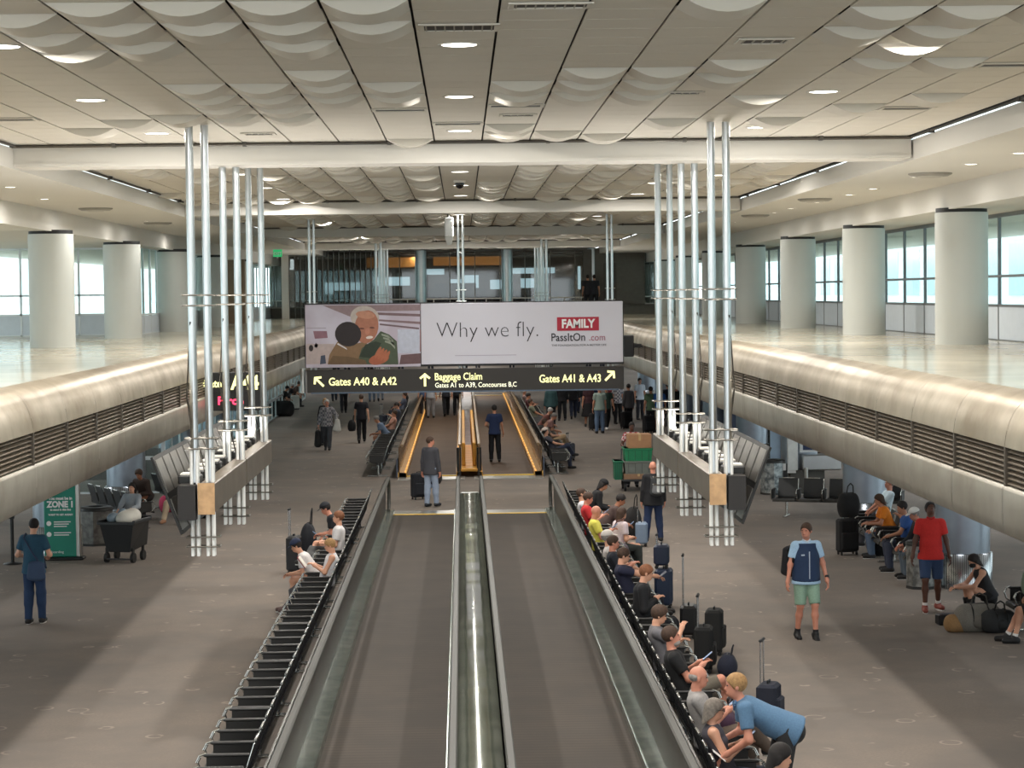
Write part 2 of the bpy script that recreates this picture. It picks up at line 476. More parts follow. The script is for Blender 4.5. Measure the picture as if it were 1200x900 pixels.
# round columns: upper drum, dark top ring, steel base below the ledge
def column(x, y, label, base_steel):
    t = thing('column', label, 'column', (x, y, 0), 0, 'round columns along the hall')
    b = MB(); b.lathe([(.46, ZT-.02), (.46, ZO-.06)], n=32); b.build('shaft', M_col, t)
    b = MB(); b.lathe([(.445, ZO-.07), (.445, ZO+.02)], n=32); b.build('dark_ring', mat((22, 22, 22), .6, amt=0), t)
    b = MB(); b.lathe([(.48, .62), (.48, ZL)], n=32); b.build('lower_shaft', mat((150, 158, 168), .35, .7, amt=.15, scale=2), t)
    b = MB(); b.lathe([(.52, 0), (.52, .60), (.48, .62)], n=32); b.build('base_cladding', mat((200, 202, 204), .25, 1., kind='ribs', scale=9., col2=(120, 124, 128)), t)
    return t
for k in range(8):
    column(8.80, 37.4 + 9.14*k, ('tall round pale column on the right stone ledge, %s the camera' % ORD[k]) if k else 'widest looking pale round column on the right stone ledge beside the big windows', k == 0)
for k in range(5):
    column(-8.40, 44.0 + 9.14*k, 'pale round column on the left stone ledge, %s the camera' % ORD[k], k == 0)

# right upper window wall
def frame_wall(name_n, x, y0, y1, z0, z1, step, mids, sg, fm, axis='Y', gl=True, mull=.05, wall=0.):
    """a glazed wall: along Y at x, or along X at y (axis='X' swaps)"""
    t = bpy.data.objects.new('window_%d' % name_n, None); C.objects.link(t); struct(t)
    b = MB(); d = .06
    def bx(a0, a1, zz0, zz1, th=d):
        if axis == 'Y': b.box(x, x+th*sg, a0, a1, zz0, zz1)
        else: b.box(a0, a1, x, x+th, zz0, zz1)
    n = max(1, round((y1-y0)/step)); st = (y1-y0)/n
    for i in range(n+1): bx(y0+i*st-mull/2, y0+i*st+mull/2, z0, z1)
    for z in [z0, z1] + mids: bx(y0, y1, z-mull/2, z+mull/2, d*1.1)
    b.build('window_frame', fm, t)
    if gl:
        g = MB()
        if axis == 'Y': g.box(x+.02*sg, x+.03*sg, y0, y1, z0+wall, z1)
        else: g.box(y0, y1, x+.02, x+.03, z0+wall, z1)
        g.build('pane', glass(), t)
    if wall:
        g = MB()
        if axis == 'Y':
            for i in range(n): g.box(x+.01*sg, x+.08*sg, y0+i*st+.01, y0+(i+1)*st-.01, z0, z0+wall)
        else:
            for i in range(n): g.box(y0+i*st+.01, y0+(i+1)*st-.01, x+.01, x+.08, z0, z0+wall)
        g.build('sill_panel', mat((196, 204, 212), .5, amt=.04), t)
    return t
M_fr = mat((112, 116, 118), .4, .6); M_frw = mat((214, 220, 222), .45, amt=.02)
frame_wall(1, 10.05, YN, YF, ZT, ZO, 2.15, [H-.33, H+.22, H+1.34], 1, M_fr, wall=.64)
frame_wall(2, 57.8, -15.0, -8.75, ZT, ZO-.04, 1.75, [H-.42, H+.10], 1, M_frw, axis='X', wall=.55)
frame_wall(3, -8.75, 57.8, 101, ZT, ZO, 1.3, [H-.45], -1, M_frw, wall=.5)
b = MB(); b.box(15, 15.2, YN, 172, -.1, ZC); b.box(12.2, 15, 104, 104.2, 0, ZC)
# left and right outer building skin below, with openings
def skin(x, name):
    b = MB(); sg = 1 if x > 0 else -1
    b.box(x, x+.2*sg, YN, 172, 0, .35); b.box(x, x+.2*sg, YN, 172, 2.45, ZL+.1)
    y = 6
    while y < 170:
        b.box(x, x+.2*sg, y, y+1.6, 0, ZL); y += 7.
    struct(b.build(name, mat((150, 152, 158), .7)))
skin(15.2, 'wall_right'); skin(-15.2, 'wall_left')
# lower left glazed gate front at 57 m and its return
frame_wall(4, 57.6, -15.0, -8.1, 0, ZL, 1.5, [.95], 1, M_frw, axis='X', mull=.10)
frame_wall(5, -8.1, 57.7, 110, 0, ZL, 1.75, [.85], -1, M_frw, mull=.12)
b = MB(); b.box(-15, -8.2, 62, 62.2, 0, .9); struct(b.build('wall_gate_left', mat((120, 112, 108), .8)))
# lower right block with wooden slats behind the bins, dark wall, door and doorjamb
b = MB(); b.box(8.30, 9.45, 66.0, 66.3, 0, ZL); b.box(9.30, 9.45, 66.3, 84, 0, ZL)
struct(b.build('wall_gate_right', mat((92, 104, 128), .55, amt=.1, scale=2)))
b = MB()
for i in range(9): b.box(10.2+i*.16, 10.33+i*.16, 65.9, 66.0, .05, ZL)
b.box(10.1, 11.7, 66.0, 66.2, 0, ZL)
struct(b.build('wall_slats_right', mat((98, 78, 62), .5, amt=.2, scale=8)))
b = MB(); b.box(9.45, 9.52, 65.95, 66.3, 0, ZL); b.box(10.02, 10.1, 65.95, 66.3, 0, ZL); b.box(9.45, 10.1, 65.95, 66.3, 2.2, 2.3)
b.box(9.52, 10.02, 66.25, 66.3, 0, 2.2, 1)
struct(b.build('door_1', [mat((30, 32, 34), .5), mat((190, 214, 236), .3, amt=.05)]))
# end of the lower hall
b = MB(); b.box(-15, 15, 172, 172.3, 0, ZC); struct(b.build('wall_far', mat((120, 108, 98), .8)))
b = MB(); b.box(-16, 16, YF, 172, ZL+.6, ZL+.9); struct(b.build('ceiling_far', M_white))

# bridge lounge across the far end
BY = 98.0
br = bpy.data.objects.new('wall_bridge', None); C.objects.link(br); struct(br)
b = MB(); b.box(-8.75, 10, BY, BY+40, H-1.25, H-.55); b.build('bridge_slab', mat((120, 116, 108), .6), br)
b = MB(); b.box(-8.75, 10, BY+14, BY+14.1, H-.55, H+2.1)
b.build('lounge_wall', mat((96, 80, 66), .7, amt=.3, scale=.6), br)
b = MB(); b.box(-8.75, 10, BY+.3, BY+14, ZC-.22, ZC-.1); b.build('lounge_ceiling', mat((110, 98, 84), .7), br)
b = MB(); b.box(-4.6, -1.9, BY+6, BY+6.4, H+1.35, H+1.95); b.box(-1.4, 2.0, BY+9, BY+9.3, H+1.45, H+1.95); b.build('glowing_timber_header', mat((206, 140, 70), .5, emit=.35, amt=0), br)  # emission puts warm light into the timber colour
b = MB()
for x in np.arange(-8.6, 9.9, 1.15): b.box(x, x+.04, BY, BY+.05, H-.55, ZC-.1)
b.box(-8.7, 10, BY, BY+.05, ZC-.18, ZC-.1)
b.build('glazing_bars', mat((120, 118, 112), .5), br)
b = MB(); b.box(-8.7, 10, BY+.02, BY+.03, H-.55, ZC-.2); b.build('pane', glass((190, 192, 190), .06), br)
rl = MB(); rl.box(-8.7, 10, BY-.2, BY-.15, H-.22, H-.17); rl.box(-8.7, 10, BY-.2, BY-.17, H-.55, H-.5)
for x in np.arange(-8.5, 9.9, 1.2): rl.box(x, x+.04, BY-.2, BY-.15, H-.55, H-.2)
o = rl.build('guard_rail', mat((170, 166, 158), .3, .8), br)
b = MB()
for x0, x1, z0, z1 in [(-7.2, -5.2, .1, .7), (-4.6, -2.7, .5, .95), (-2.4, -.9, 1.05, 1.35), (.1, .9, .2, 1.0), (2.4, 4.9, 1.05, 1.35), (1.5, 2.3, .25, .75), (3.1, 3.9, .3, .8), (-.6, 0, .3, .8), (6.1, 6.25, .2, 1.4)]:
    b.box(x0, x1, BY+13.9, BY+13.98, H+z0, H+z1)
b.build('far_window', mat((196, 226, 240), .4, emit=.9, amt=0), br)
b = MB()
for x0, x1, z1 in [(-6.5, -3.4, .25), (-1.6, 1.2, .55), (1.5, 3.4, .15), (3.7, 5.2, .1)]:
    b.box(x0, x1, BY+5, BY+6.5, H-.55, H+z1-.25); b.box(x0+.3, x1-.5, BY+5.6, BY+6.4, H+z1-.25, H+z1)
b.build('counter', mat((46, 42, 40), .6), br)
b = MB(); b.box(5.6, 8.4, BY-.3, BY+.2, H-.55, ZC-.15); b.build('service_wall', mat((104, 98, 90), .7), br)
b = MB(); b.box(6.5, 7.1, BY-.34, BY-.3, H-.55, H+1.35); b.build('service_door', mat((84, 78, 70), .6), br)
b = MB()
for i in range(3): b.lathe([(.26, H-.55), (.26, ZC-.1)], (-1.86 + 3.95*i, BY-.05, 0), 20)
b.build('steel_column', M_steel, br)
for x_ in (-6, -2, 2, 6): lamp('lounge_fill', (x_, BY+6, H+1.9), 60, .8)  # added fill lamps without fixtures, brightening the lounge
# left pier and glass screens in front of the bridge
b = MB(); b.box(-8.9, -8.3, 99.2, 99.8, ZT, ZS); b.box(-7.9, -7.6, 94.0, 94.4, ZT, ZS+.1); struct(b.build('pillar_left', M_white))
b = MB()
for i in range(17):
    t_ = i/16; x = -7.6 + 3.7*t_; y = 94.2 + 12*t_ if False else 94.2 + 3.6*t_
    b.box(x, x+.035, y, y+.06, ZT, ZS+.25)
b.build('screen_post', mat((120, 120, 118), .5, .2), br)
b = MB(); b.add([(-7.6, 94.25, ZT), (-3.9, 97.85, ZT), (-3.9, 97.85, ZS+.2), (-7.6, 94.25, ZS+.2)], [(0, 1, 2, 3)]); b.build('screen_pane', glass((190, 194, 194), .08), br)
b = MB(); b.box(-7.25, -6.6, 93.2, 93.3, 0, 0.01)
# brown service door on the left ledge behind the poles
b = MB(); b.box(-9.3, -8.1, 80.0, 80.3, ZT, ZO); struct(b.build('door_2', mat((120, 100, 78), .6)))

# ================================================================ THINGS
M_alu = mat((186, 184, 178), .3, .9, amt=.1, scale=5)
M_belt = mat((68, 59, 51), .8, kind='lines', scale=2.2, col2=(58, 51, 45))
M_belt2 = mat((98, 76, 56), .75, kind='lines', scale=2.2, col2=(86, 66, 48))
M_rail = mat((58, 58, 53), .5, .0, amt=.1)
M_dkglass = mat((46, 40, 34), .35, 0., kind='noise', scale=2, amt=.2)
M_skirt = mat((176, 184, 176), .22, .85, kind='noise', scale=3.2, col2=(112, 130, 120))
M_gold = mat((210, 160, 84), .35, .6, amt=.2, scale=3)
M_goldlit = mat((232, 168, 66), .55, .1, amt=.2, scale=4, emit=0)
M_yel = mat((236, 196, 70), .5, amt=.1, scale=4)

def balustrade(t, x, y0, y1, out, far, rail_m, panel_m, dx=0.):
    """glass panel and handrail standing on a skirt at x; out = side away from the belt"""
    b = MB(); b.box(x-.012, x+.012, y0, y1-.45, .16, .90)
    n = 8; cz = .55; r = .35
    arc = [(x-.012, y1-.45+r*math.sin(math.pi*i/n), cz+r*math.cos(math.pi*i/n)) for i in range(n+1)]
    vs = arc + [(x+.012, p[1], p[2]) for p in arc]; m = n+1
    b.add(vs, [tuple(range(m)), tuple(range(2*m-1, m-1, -1))] + [(i, i+m, i+m+1, i+1) for i in range(n)])
    b.build('glass_panel', panel_m, t)
    x += dx
    b = MB(); b.box(x-.045, x+.045, y0, y1-.42, .92, .975, bev=.015)
    b.box(x-.02, x+.02, y0, y1-.42, .89, .925, 0)
    r = .385
    pts = [(x, y1-.42+r*math.sin(math.pi*i/n), .56+r*math.cos(math.pi*i/n)) for i in range(n+1)]
    for i in range(n): b.cyl(pts[i], pts[i+1], .042, .042, 8)
    b.build('handrail', rail_m, t)
def walkway(label, xa, xb, y0, y1, belt_m, rail_m, panel_m, skirt_m, outer, inner_sides, lit, group):
    t = thing('moving_walkway', label, 'moving walkway', (0, 0, 0), 0, group)
    b = MB(); b.box(xa, xb, y0+.3, y1-.2, .02, .045); b.build('belt', belt_m, t)
    for yy, s_ in ((y1-.2, 1), (y0+.3, -1)):
        if yy < 5: continue
        b = MB(); b.box(xa-.02, xb+.02, yy, yy+.14*s_, .02, .055); b.build('comb_strip', M_yel, t)
        b = MB(); b.box(xa-.25, xb+.25, yy+.14*s_, yy+(.14+1.0)*s_, .004, .03); b.build('landing_plate', M_alu, t)
    for x, out in ((xa, -1), (xb, 1)):
        near = (out == outer)
        wd = .26 if near else .12
        b = MB(); b.box(x+.0*out, x+.02*out, y0, y1, .0, .16)
        b.add([(x+.02*out, y0, .15), (x+.02*out, y1, .15), (x+wd*out, y1, .17), (x+wd*out, y0, .17)], [(0, 1, 2, 3) if out > 0 else (3, 2, 1, 0)])
        if near:
            b.box(x+(wd-.03)*out, x+wd*out, y0, y1, 0, .17)
        b.build('skirt', skirt_m, t)
        balustrade(t, x+(.22 if near else .10)*out, y0, y1, out, lit, rail_m, panel_m, -.09*out if near else 0)
        if lit:
            b = MB()
            for k in range(int((y1-y0)/1.1)): b.box(x+.03*out, x+.07*out, y0+k*1.1+.1, y0+k*1.1+.75, .155, .175)
            b.build('skirt_light', mat((255, 190, 96), .5, emit=.35, amt=0), t)
    if outer:
        x = xa if outer < 0 else xb
        b = MB(); b.box(x+.26*outer, x+.30*outer, y0, y1, 0, .55); b.build('side_cladding', mat((92, 98, 112), .4, .5, amt=.2, scale=2), t)
    return t
G1 = 'moving walkways of the near section'; G2 = 'moving walkways of the far section'
walkway('near left moving walkway with empty brown ribbed belt', -1.66, -.24, -2.5, 50.7, M_belt, M_rail, M_dkglass, M_skirt, -1, 0, False, G1)
walkway('near right moving walkway with empty brown ribbed belt', .50, 1.92, -2.5, 50.7, M_belt, M_rail, M_dkglass, M_skirt, 1, 0, False, G1)
M_tan = mat((150, 124, 92), .35, .3, amt=.1)
M_gp = mat((120, 92, 60), .25, .2, amt=.15, alpha=.85)
walkway('far left moving walkway carrying people in dark clothes', -1.64, -.22, 61.2, 110, M_belt2, M_tan, M_gp, M_gold, -1, 0, True, G2)
walkway('far right moving walkway with a man in navy standing on it', .54, 2.02, 61.2, 110, M_belt2, M_tan, M_gp, M_gold, 1, 0, True, G2)
# glossy decks between the paired walkways
t = thing('walkway_divider', 'glossy grey green deck between the two near moving walkways', 'divider', (0, 0, 0))
b = MB(); rr = random.Random(5); y = -2.5; pts = []
while y < 49.6: pts.append((y, .66 + rr.uniform(-.010, .010))); y += .45
vs = []
for y, z in pts: vs += [(-.10, y, z-.03), (-.05, y, z), (.31, y, z), (.36, y, z-.03)]
b.add(vs, [(4*i+j, 4*i+j+1, 4*i+j+5, 4*i+j+4) for i in range(len(pts)-1) for j in range(3)], 0, True)
b.build('deck', mat((150, 156, 142), .12, .6, kind='noise', scale=2.5, col2=(116, 124, 110)), t)
b = MB(); b.box(-.09, .35, 48.8, 49.6, 0, .66, bev=.03); b.build('end_cover', mat((120, 124, 118), .3, .8), t)
t = thing('walkway_divider', 'yellow lit deck between the two far moving walkways', 'divider', (0, 0, 0))
b = MB(); b.box(-.08, .40, 71, 110, .18, .24); b.build('deck', mat((120, 98, 84), .5, .1, kind='noise', scale=2., col2=(90, 60, 54)), t)
b = MB()
for k in range(10): b.box(-.10, .42, 61.3+k*.98, 62.24+k*.98, .16, .25, bev=.02)
b.build('yellow_cover', M_goldlit, t)
b = MB()
for x in (-.005, .305): b.box(x-.05, x+.05, 62.2, 80, .26, .93, bev=.02)
b.build('yellow_panel', M_goldlit, t)
b = MB()
for x in (-.14, .44): b.cyl((x, 61.35, .05), (x, 61.35, .85), .07, .07, 10)
b.build('newel', mat((24, 24, 26), .4), t)

# ---------------- benches of five seats
M_seat = mat((44, 42, 38), .6, amt=.15, scale=8); M_back = mat((44, 46, 48), .5, amt=.1, scale=8)
M_chr = mat((205, 205, 200), .25, .95, amt=.05); M_pad = mat((38, 37, 36), .45, amt=0)
def make_bench():
    t = bpy.data.objects.new('bench', None); C.objects.link(t); t.empty_display_size = .1
    P = .60
    def sheet(b, prof, x0, x1, th):
        vs = []
        for y, z in prof: vs += [(x0, y, z), (x1, y, z), (x0, y, z-th), (x1, y, z-th)]
        n = len(prof)
        for i in range(n-1):
            a = 4*i; c = 4*i+4
            b.add(vs, [], 0)
        fs = []
        for i in range(n-1):
            a = 4*i; c = a+4
            fs += [(a, a+1, c+1, c), (a+2, c+2, c+3, a+3), (a, c, c+2, a+2), (a+1, a+3, c+3, c+1)]
        fs += [(0, 2, 3, 1), (4*n-4, 4*n-3, 4*n-1, 4*n-2)]
        b.v = []; b.add(vs, fs, 0, False)
    sp = MB(); sheet(sp, [(.02, .44), (.10, .425), (.25, .42), (.40, .435), (.48, .445), (.515, .43), (.525, .40)], -.26, .26, .03)
    bp = MB(); sheet(bp, [(.03, .47), (.0, .55), (-.04, .68), (-.075, .80), (-.10, .87)], -.23, .23, .035)
    seat = back = arm = None
    for i in range(5):
        x = (i-2)*P
        if seat is None:
            seat = sp.build('seat', M_seat, t); back = bp.build('backrest', M_back, t)
            e = MB(); e.tube([(-.14, -.10, .872), (.14, -.10, .872)], .017); e.tube([(-.235, -.10, .86), (-.235, .03, .46)], .010); e.build('chrome_highlight', M_chr, back)  # short top tube shaped as the oval highlight; side tube is chrome trim
            seat.location.x = back.location.x = x
        else:
            o = seat.copy(); C.objects.link(o); o.location.x = x
            o = back.copy(); C.objects.link(o); o.location.x = x
            for ch in back.children:
                c = ch.copy(); C.objects.link(c); c.parent = o
    for i in range(6):
        x = (i-2.5)*P
        if arm is None:
            a = MB(); a.box(x-.03, x+.03, .0, .47, .62, .65, bev=.010); a.box(x-.015, x+.015, .02, .44, .42, .63)
            pts = [(x, -.03, .60), (x, .02, .635), (x, .42, .64), (x, .50, .62), (x, .53, .56), (x, .50, .47), (x, .40, .40)]
            arm = a.build('armrest', M_pad, t)
            e = MB(); e.tube(pts[3:], .012, 6); e.tube([(x, .44, .655), (x, .51, .63), (x, .545, .56)], .012, 6); e.build('chrome_loop', M_chr, arm); x0 = x
        else:
            o = arm.copy(); C.objects.link(o); o.location.x = x-x0
            for ch in arm.children:
                c = ch.copy(); C.objects.link(c); c.parent = o
    b = MB(); b.box(-1.5, 1.5, .14, .22, .34, .40); b.build('beam', mat((70, 70, 70), .4, .6), t)
    for x in (-1.2, 1.2):
        b = MB(); b.cyl((x, .18, .03), (x, .18, .36), .035, .03, 8); b.box(x-.04, x+.04, -.08, .50, 0, .035, bev=.012); b.build('leg', M_chr, t)
    return t
bench0 = make_bench(); used = [False]
def bench(x, y, rz, label, group):
    if used[0]:
        o = copy_tree(bench0, kids=KB)
    else: o = bench0; used[0] = True; KB.extend(bench0.children)
    o.location = (x, y, 0); o.rotation_euler.z = rz
    return tag(o, label, 'bench', group)
KB = []
# local +Y faces out: left row faces -x (rz=+90), right row faces +x (rz=-90)
for k in range(9):
    y = 47.0 - 3.08*k
    bench(-2.20, y, R(90), 'row of five dark seats left of the near walkway, bench %s the camera' % ORD[8-k], 'seat benches beside the near left walkway')
for k in range(10):
    y = 48.2 - 3.08*k
    bench(2.40, y, R(-90), 'row of five dark seats right of the near walkway, bench %s the camera' % ORD[9-k], 'seat benches beside the near right walkway')
for k in range(9):
    bench(-2.30, 63.2+3.08*k, R(90), 'row of five dark seats left of the far walkway, bench %s the camera' % ORD[k], 'seat benches beside the far left walkway')
    bench(2.55, 63.2+3.08*k, R(-90), 'row of five dark seats right of the far walkway, bench %s the camera' % ORD[k], 'seat benches beside the far right walkway')
bench(8.45, 42.75, R(90), 'black gate bench under the right ledge with the orange shirted woman', 'gate benches under the right ledge')
bench(8.45, 39.6, R(90), 'black gate bench under the right ledge with the man in blue', 'gate benches under the right ledge')
bench(8.7, 49.2, R(160), 'empty black gate bench between silver bin and right column', 'gate benches under the right ledge')
bench(8.85, 31.1, R(90), 'gate bench at the right picture edge behind the bags', 'gate benches under the right ledge')
bench(-8.2, 49.6, R(-62), 'empty black gate bench behind the grey bin on the left', 'gate benches under the left ledge')
bench(-7.1, 52.4, R(-62), 'black gate bench on the left with people leaning on luggage', 'gate benches under the left ledge')

# ---------------- hanging light pods
def pod(sg, y0, label, group):
    t = thing('hanging_pod', label, 'hanging light fixture', (0, 0, 0), 0, group)
    xb = 3.18*sg; Z = lambda v: H - v
    W = mat((238, 238, 234), .35, .0, amt=.02)
    Mb = mat((128, 116, 102), .4, .6, amt=.2, scale=3)
    for k in range(3):
        y = y0 + 3.65*k
        for dx in (-.02, .17):
            b = MB(); b.cyl((xb+dx*sg, y, Z(2.30)), (xb+dx*sg, y, ZC-.01), .05, .05, 12); b.build('suspension_tube', M_steel, t)
            b = MB()
            for dy in (-.035, .06):
                b.cyl((xb+(dx+.005)*sg-.035, y+dy, Z(3.22)), (xb+(dx+.005)*sg-.035, y+dy, Z(1.9)), .021, .021, 8)
                b.cyl((xb+(dx+.005)*sg+.035, y+dy, Z(3.22)), (xb+(dx+.005)*sg+.035, y+dy, Z(1.9)), .021, .021, 8)
            b.build('lower_tube', W, t)
        for z in (-.03, .10, 1.75, 1.88, 2.98, 3.10):
            b = MB(); b.tube([(xb-.13*sg, y-.075, Z(z)), (xb+.28*sg, y-.075, Z(z)), (xb+.28*sg, y+.10, Z(z)), (xb-.13*sg, y+.10, Z(z)), (xb-.13*sg, y-.075, Z(z))], .011)
            b.build('clamp', mat((120, 116, 108), .35, .8), t)
        for q_ in (((xb+.19*sg, y-.05, Z(.30)), (xb+.30*sg, y+.35, Z(1.25))), ((xb+.30*sg, y+.35, Z(1.25)), (xb+.20*sg, y+.6, Z(2.32))), ((xb+.30*sg, y+.35, Z(1.25)), (xb+.05*sg, y+.2, Z(2.3)))):
            b = MB(); b.cyl(q_[0], q_[1], .010, .010, 6); b.build('tie_rod', mat((60, 56, 50), .4, .6), t)
    for s_ in range(2):
        ya = y0-.25 + s_*4.05; yb = ya + 3.98
        b = MB(); b.box(xb-.09*sg, xb+.10*sg, ya, yb, Z(2.67), Z(2.30), bev=.012); b.build('beam_box', Mb, t)
        if s_ == 0: b = MB(); b.box(xb-.10*sg, xb+.11*sg, ya-.012, ya, Z(2.68), Z(2.29)); b.build('end_cap', mat((206, 164, 120), .35, .6, amt=.25, scale=9), t)
        b = MB(); b.box(xb+.14*sg, xb+.36*sg, ya, yb, Z(2.75), Z(2.32)); b.build('lamp_tray', mat((40, 36, 34), .5), t)
        for k in range(5):
            yy = ya + .35 + k*.72
            b = MB(); b.box(xb+.12*sg, xb+.40*sg, yy, yy+.30, Z(2.34), Z(2.22), bev=.02); fx = b.build('floodlight', mat((26, 26, 26), .5), t)
            b = MB(); b.box(xb+.15*sg, xb+.37*sg, yy+.03, yy+.27, Z(2.222), Z(2.20)); b.build('lens', mat((214, 210, 200), .4, emit=.15, amt=0), fx)
            lamp('uplight', (xb+.26*sg, yy+.15, Z(2.195)), UP/5, .17, (1, .96, .90), (math.pi, 0, 0), t, 'SQUARE', None, R(150))
        # tilted outer reflector with two rows of cells
        A = Vector((xb+.30*sg, 0, Z(2.92))); B = Vector((xb+.66*sg, 0, Z(1.96)))
        b = MB(); nrm = Vector((B-A).normalized()); off = Vector((nrm.z*sg, 0, -nrm.x*sg))*.03
        def slab(p0, p1, y_0, y_1, thick, mi):
            q = [p0, p1, p1+off*thick, p0+off*thick]
            vs = [(p.x, y_0, p.z) for p in q] + [(p.x, y_1, p.z) for p in q]
            b.add(vs, [(0,1,2,3), (7,6,5,4), (0,4,5,1), (1,5,6,2), (2,6,7,3), (3,7,4,0)], mi)
        slab(A, B, ya, yb, 1., 0)
        for k in range(6):
            for (f0, f1) in ((.05, .45), (.53, .95)):
                slab(A+(B-A)*f0-off*.35, A+(B-A)*f1-off*.35, ya+.06+k*.65, ya+.60+k*.65, .3, 1)
        b.build('reflector_panel', [mat((24, 23, 22), .5), mat((120, 116, 110), .35, .6, amt=.3, scale=6)], t)
    return t
pod(1, 26.9, 'chrome tube hanging light pod on the right over the carpet', 'hanging light pods')
pod(-1, 26.6, 'chrome tube hanging light pod on the left over the carpet', 'hanging light pods')
pod(1, 2.2, 'added unseen light pod overhead beside the camera bridge, right', 'hanging light pods')  # added out of view to light the nearest part of the ceiling
pod(-1, 2.2, 'added unseen light pod overhead beside the camera bridge, left', 'hanging light pods')  # unseen left twin, added for the same ceiling light
pod(1, 84, 'distant hanging light pod right of the billboard top', 'hanging light pods')
pod(-1, 84, 'distant hanging light pod above the hugging photograph', 'hanging light pods')

# ---------------- billboard and direction sign
SY = 57.0
def sx(px): return atd(px, 400, SY).x
def sz(px, py): return atd(px, py, SY).z
k_ = SY/F
t = thing('billboard', 'wide hanging billboard reading Why we fly beside a photograph of a hug', 'billboard', (0, 0, 0))
x0, xm, x1 = sx(358), sx(493.5), sx(730); zt, zb = sz(600, 354.5), sz(600, 426)
b = MB(); b.box(xm, x1, SY, SY+.10, zb, zt, bev=.01); b.build('text_panel', mat((214, 212, 222), .5, amt=.02, scale=1), t)
b = MB(); b.box(x0, xm-.02, SY, SY+.10, zb-.05, zt, bev=.01); b.build('photo_panel', mat((206, 200, 214), .5, kind='noise', scale=1.2, col2=(188, 176, 190)), t)
b = MB(); b.box(x0-.03, x1+.03, SY+.10, SY+.14, zb-.05, zt+.03); b.build('backing_frame', mat((60, 58, 60), .5), t)
for xx in (sx(366), sx(541), sx(716)):
    for dx in (-.06, .06):
        b = MB(); b.cyl((xx+dx, SY+.22, zb-.7), (xx+dx, SY+.22, ZC), .035, .035, 10); b.build('suspension_tube', M_steel, t)
    b = MB(); b.cyl((xx, SY+.22, ZC-.03), (xx, SY+.22, ZC+.01), .3, .3, 16); b.build('ceiling_rose', M_white, t)
    for z in (zt+.05, zt+.35): b = MB(); b.cyl((xx-.14, SY+.2, z), (xx+.14, SY+.2, z), .015, .015, 6); b.build('clamp', M_alu, t)
ink = mat((38, 36, 44), .6, amt=0); red = mat((176, 24, 52), .5, amt=0); wht = mat((240, 238, 238), .5, amt=0)
text('Why we fly.', .60, ink, t, (sx(511), SY-.006, sz(570, 395)), bold=-.012, sx=.95)
b = MB(); b.box(sx(653), sx(702), SY-.012, SY, sz(677, 387.5), sz(677, 371.5)); b.build('red_label', red, t)
text('FAMILY', .315, wht, t, (sx(677.5), SY-.018, sz(677, 383.8)), bold=.012, align='CENTER', sx=.86)
text('PassItOn', .30, ink, t, (sx(645.5), SY-.006, sz(665, 399.5)), bold=.003, sx=.86)
text('.com', .26, mat((160, 90, 110), .5, amt=0), t, (sx(690), SY-.006, sz(700, 399)), sx=.88)
text('THE FOUNDATION FOR A BETTER LIFE', .075, mat((90, 88, 96), .5, amt=0), t, (sx(678.5), SY-.006, sz(677, 405.5)), align='CENTER', sx=1.12)
b = MB(); b.box(sx(533), sx(605), SY-.004, SY, sz(570, 416.6), sz(570, 416)); b.build('thin_line', mat((160, 150, 170), .5, amt=0), t)
# the photograph, cut from flat coloured shapes lying in the panel's face
def shape(name, pts, col, lay, n=0):
    y = SY - .002*lay
    P = [atd(px, py, y) for px, py in pts]
    b = MB(); b.poly([(p.x, y, p.z) for p in P], .0018)
    return b.build(name, mat(col, .6, amt=.12, scale=9), t)
def oval(cx, cy, rx, ry, rot=0, n=20):
    c_, s_ = math.cos(R(rot)), math.sin(R(rot))
    return [(cx+rx*math.cos(a)*c_-ry*math.sin(a)*s_, cy+rx*math.cos(a)*s_+ry*math.sin(a)*c_) for a in [2*math.pi*i/n for i in range(n)]]
for k, (pts, col) in enumerate([
    ([(378, 358), (493, 357), (493, 364), (430, 365), (410, 371)], (150, 128, 132)), ([(440, 366), (493, 368), (493, 371), (440, 369)], (128, 104, 108)),
    ([(440, 374), (493, 377), (493, 380), (440, 376)], (140, 116, 120)), ([(445, 379), (491, 384), (491, 386), (445, 381)], (120, 98, 104)),
    ([(359, 384), (382, 384), (382, 385), (359, 385)], (170, 160, 172)), ([(367, 388), (383, 388), (384, 396), (369, 397)], (150, 110, 122)), ([(371, 390), (381, 390), (382, 395), (372, 395)], (206, 176, 190)),
    ([(359, 403), (392, 403), (388, 426), (359, 427)], (196, 180, 178)), ([(466, 386), (492, 386), (492, 414), (466, 414)], (198, 202, 218)),
    ([(486, 390), (493, 386), (493, 412), (485, 414), (488, 402)], (164, 112, 108)), ([(470, 416), (493, 414), (493, 426), (468, 427)], (110, 84, 86)),
    (oval(364.5, 408, 2.6, 3.8), (54, 46, 48)), ([(360, 412), (368, 411), (371, 426), (360, 427)], (118, 84, 74)), (oval(370.5, 405, 2, 2.6), (50, 44, 46)),
    ([(376, 417), (381, 416), (382, 426), (375, 427)], (72, 80, 100)), (oval(378.5, 415, 1.6, 2), (60, 50, 50)),
    ]): shape('photo_background_shape', pts, col, 1+k % 3)
shape('printed_jacket', [(384, 427), (386, 416), (393, 404), (398, 397), (412, 404), (428, 400), (436, 410), (430, 427)], (140, 110, 80), 4)
shape('printed_sweater', [(418, 427), (424, 408), (438, 398), (446, 388), (456, 392), (465, 400), (467, 427)], (76, 88, 68), 5)
for k in range(3): shape('printed_stripe', [(447+k*2, 391+k*4), (455+k*3, 393+k*4), (461+k, 399+k*4), (461+k, 401+k*4), (454+k*2, 395.5+k*4), (447+k*2, 393+k*4)], (150, 156, 140), 6)
shape('printed_scarf', [(421, 418), (428, 404), (440, 400), (447, 402), (436, 420)], (46, 58, 44), 6)
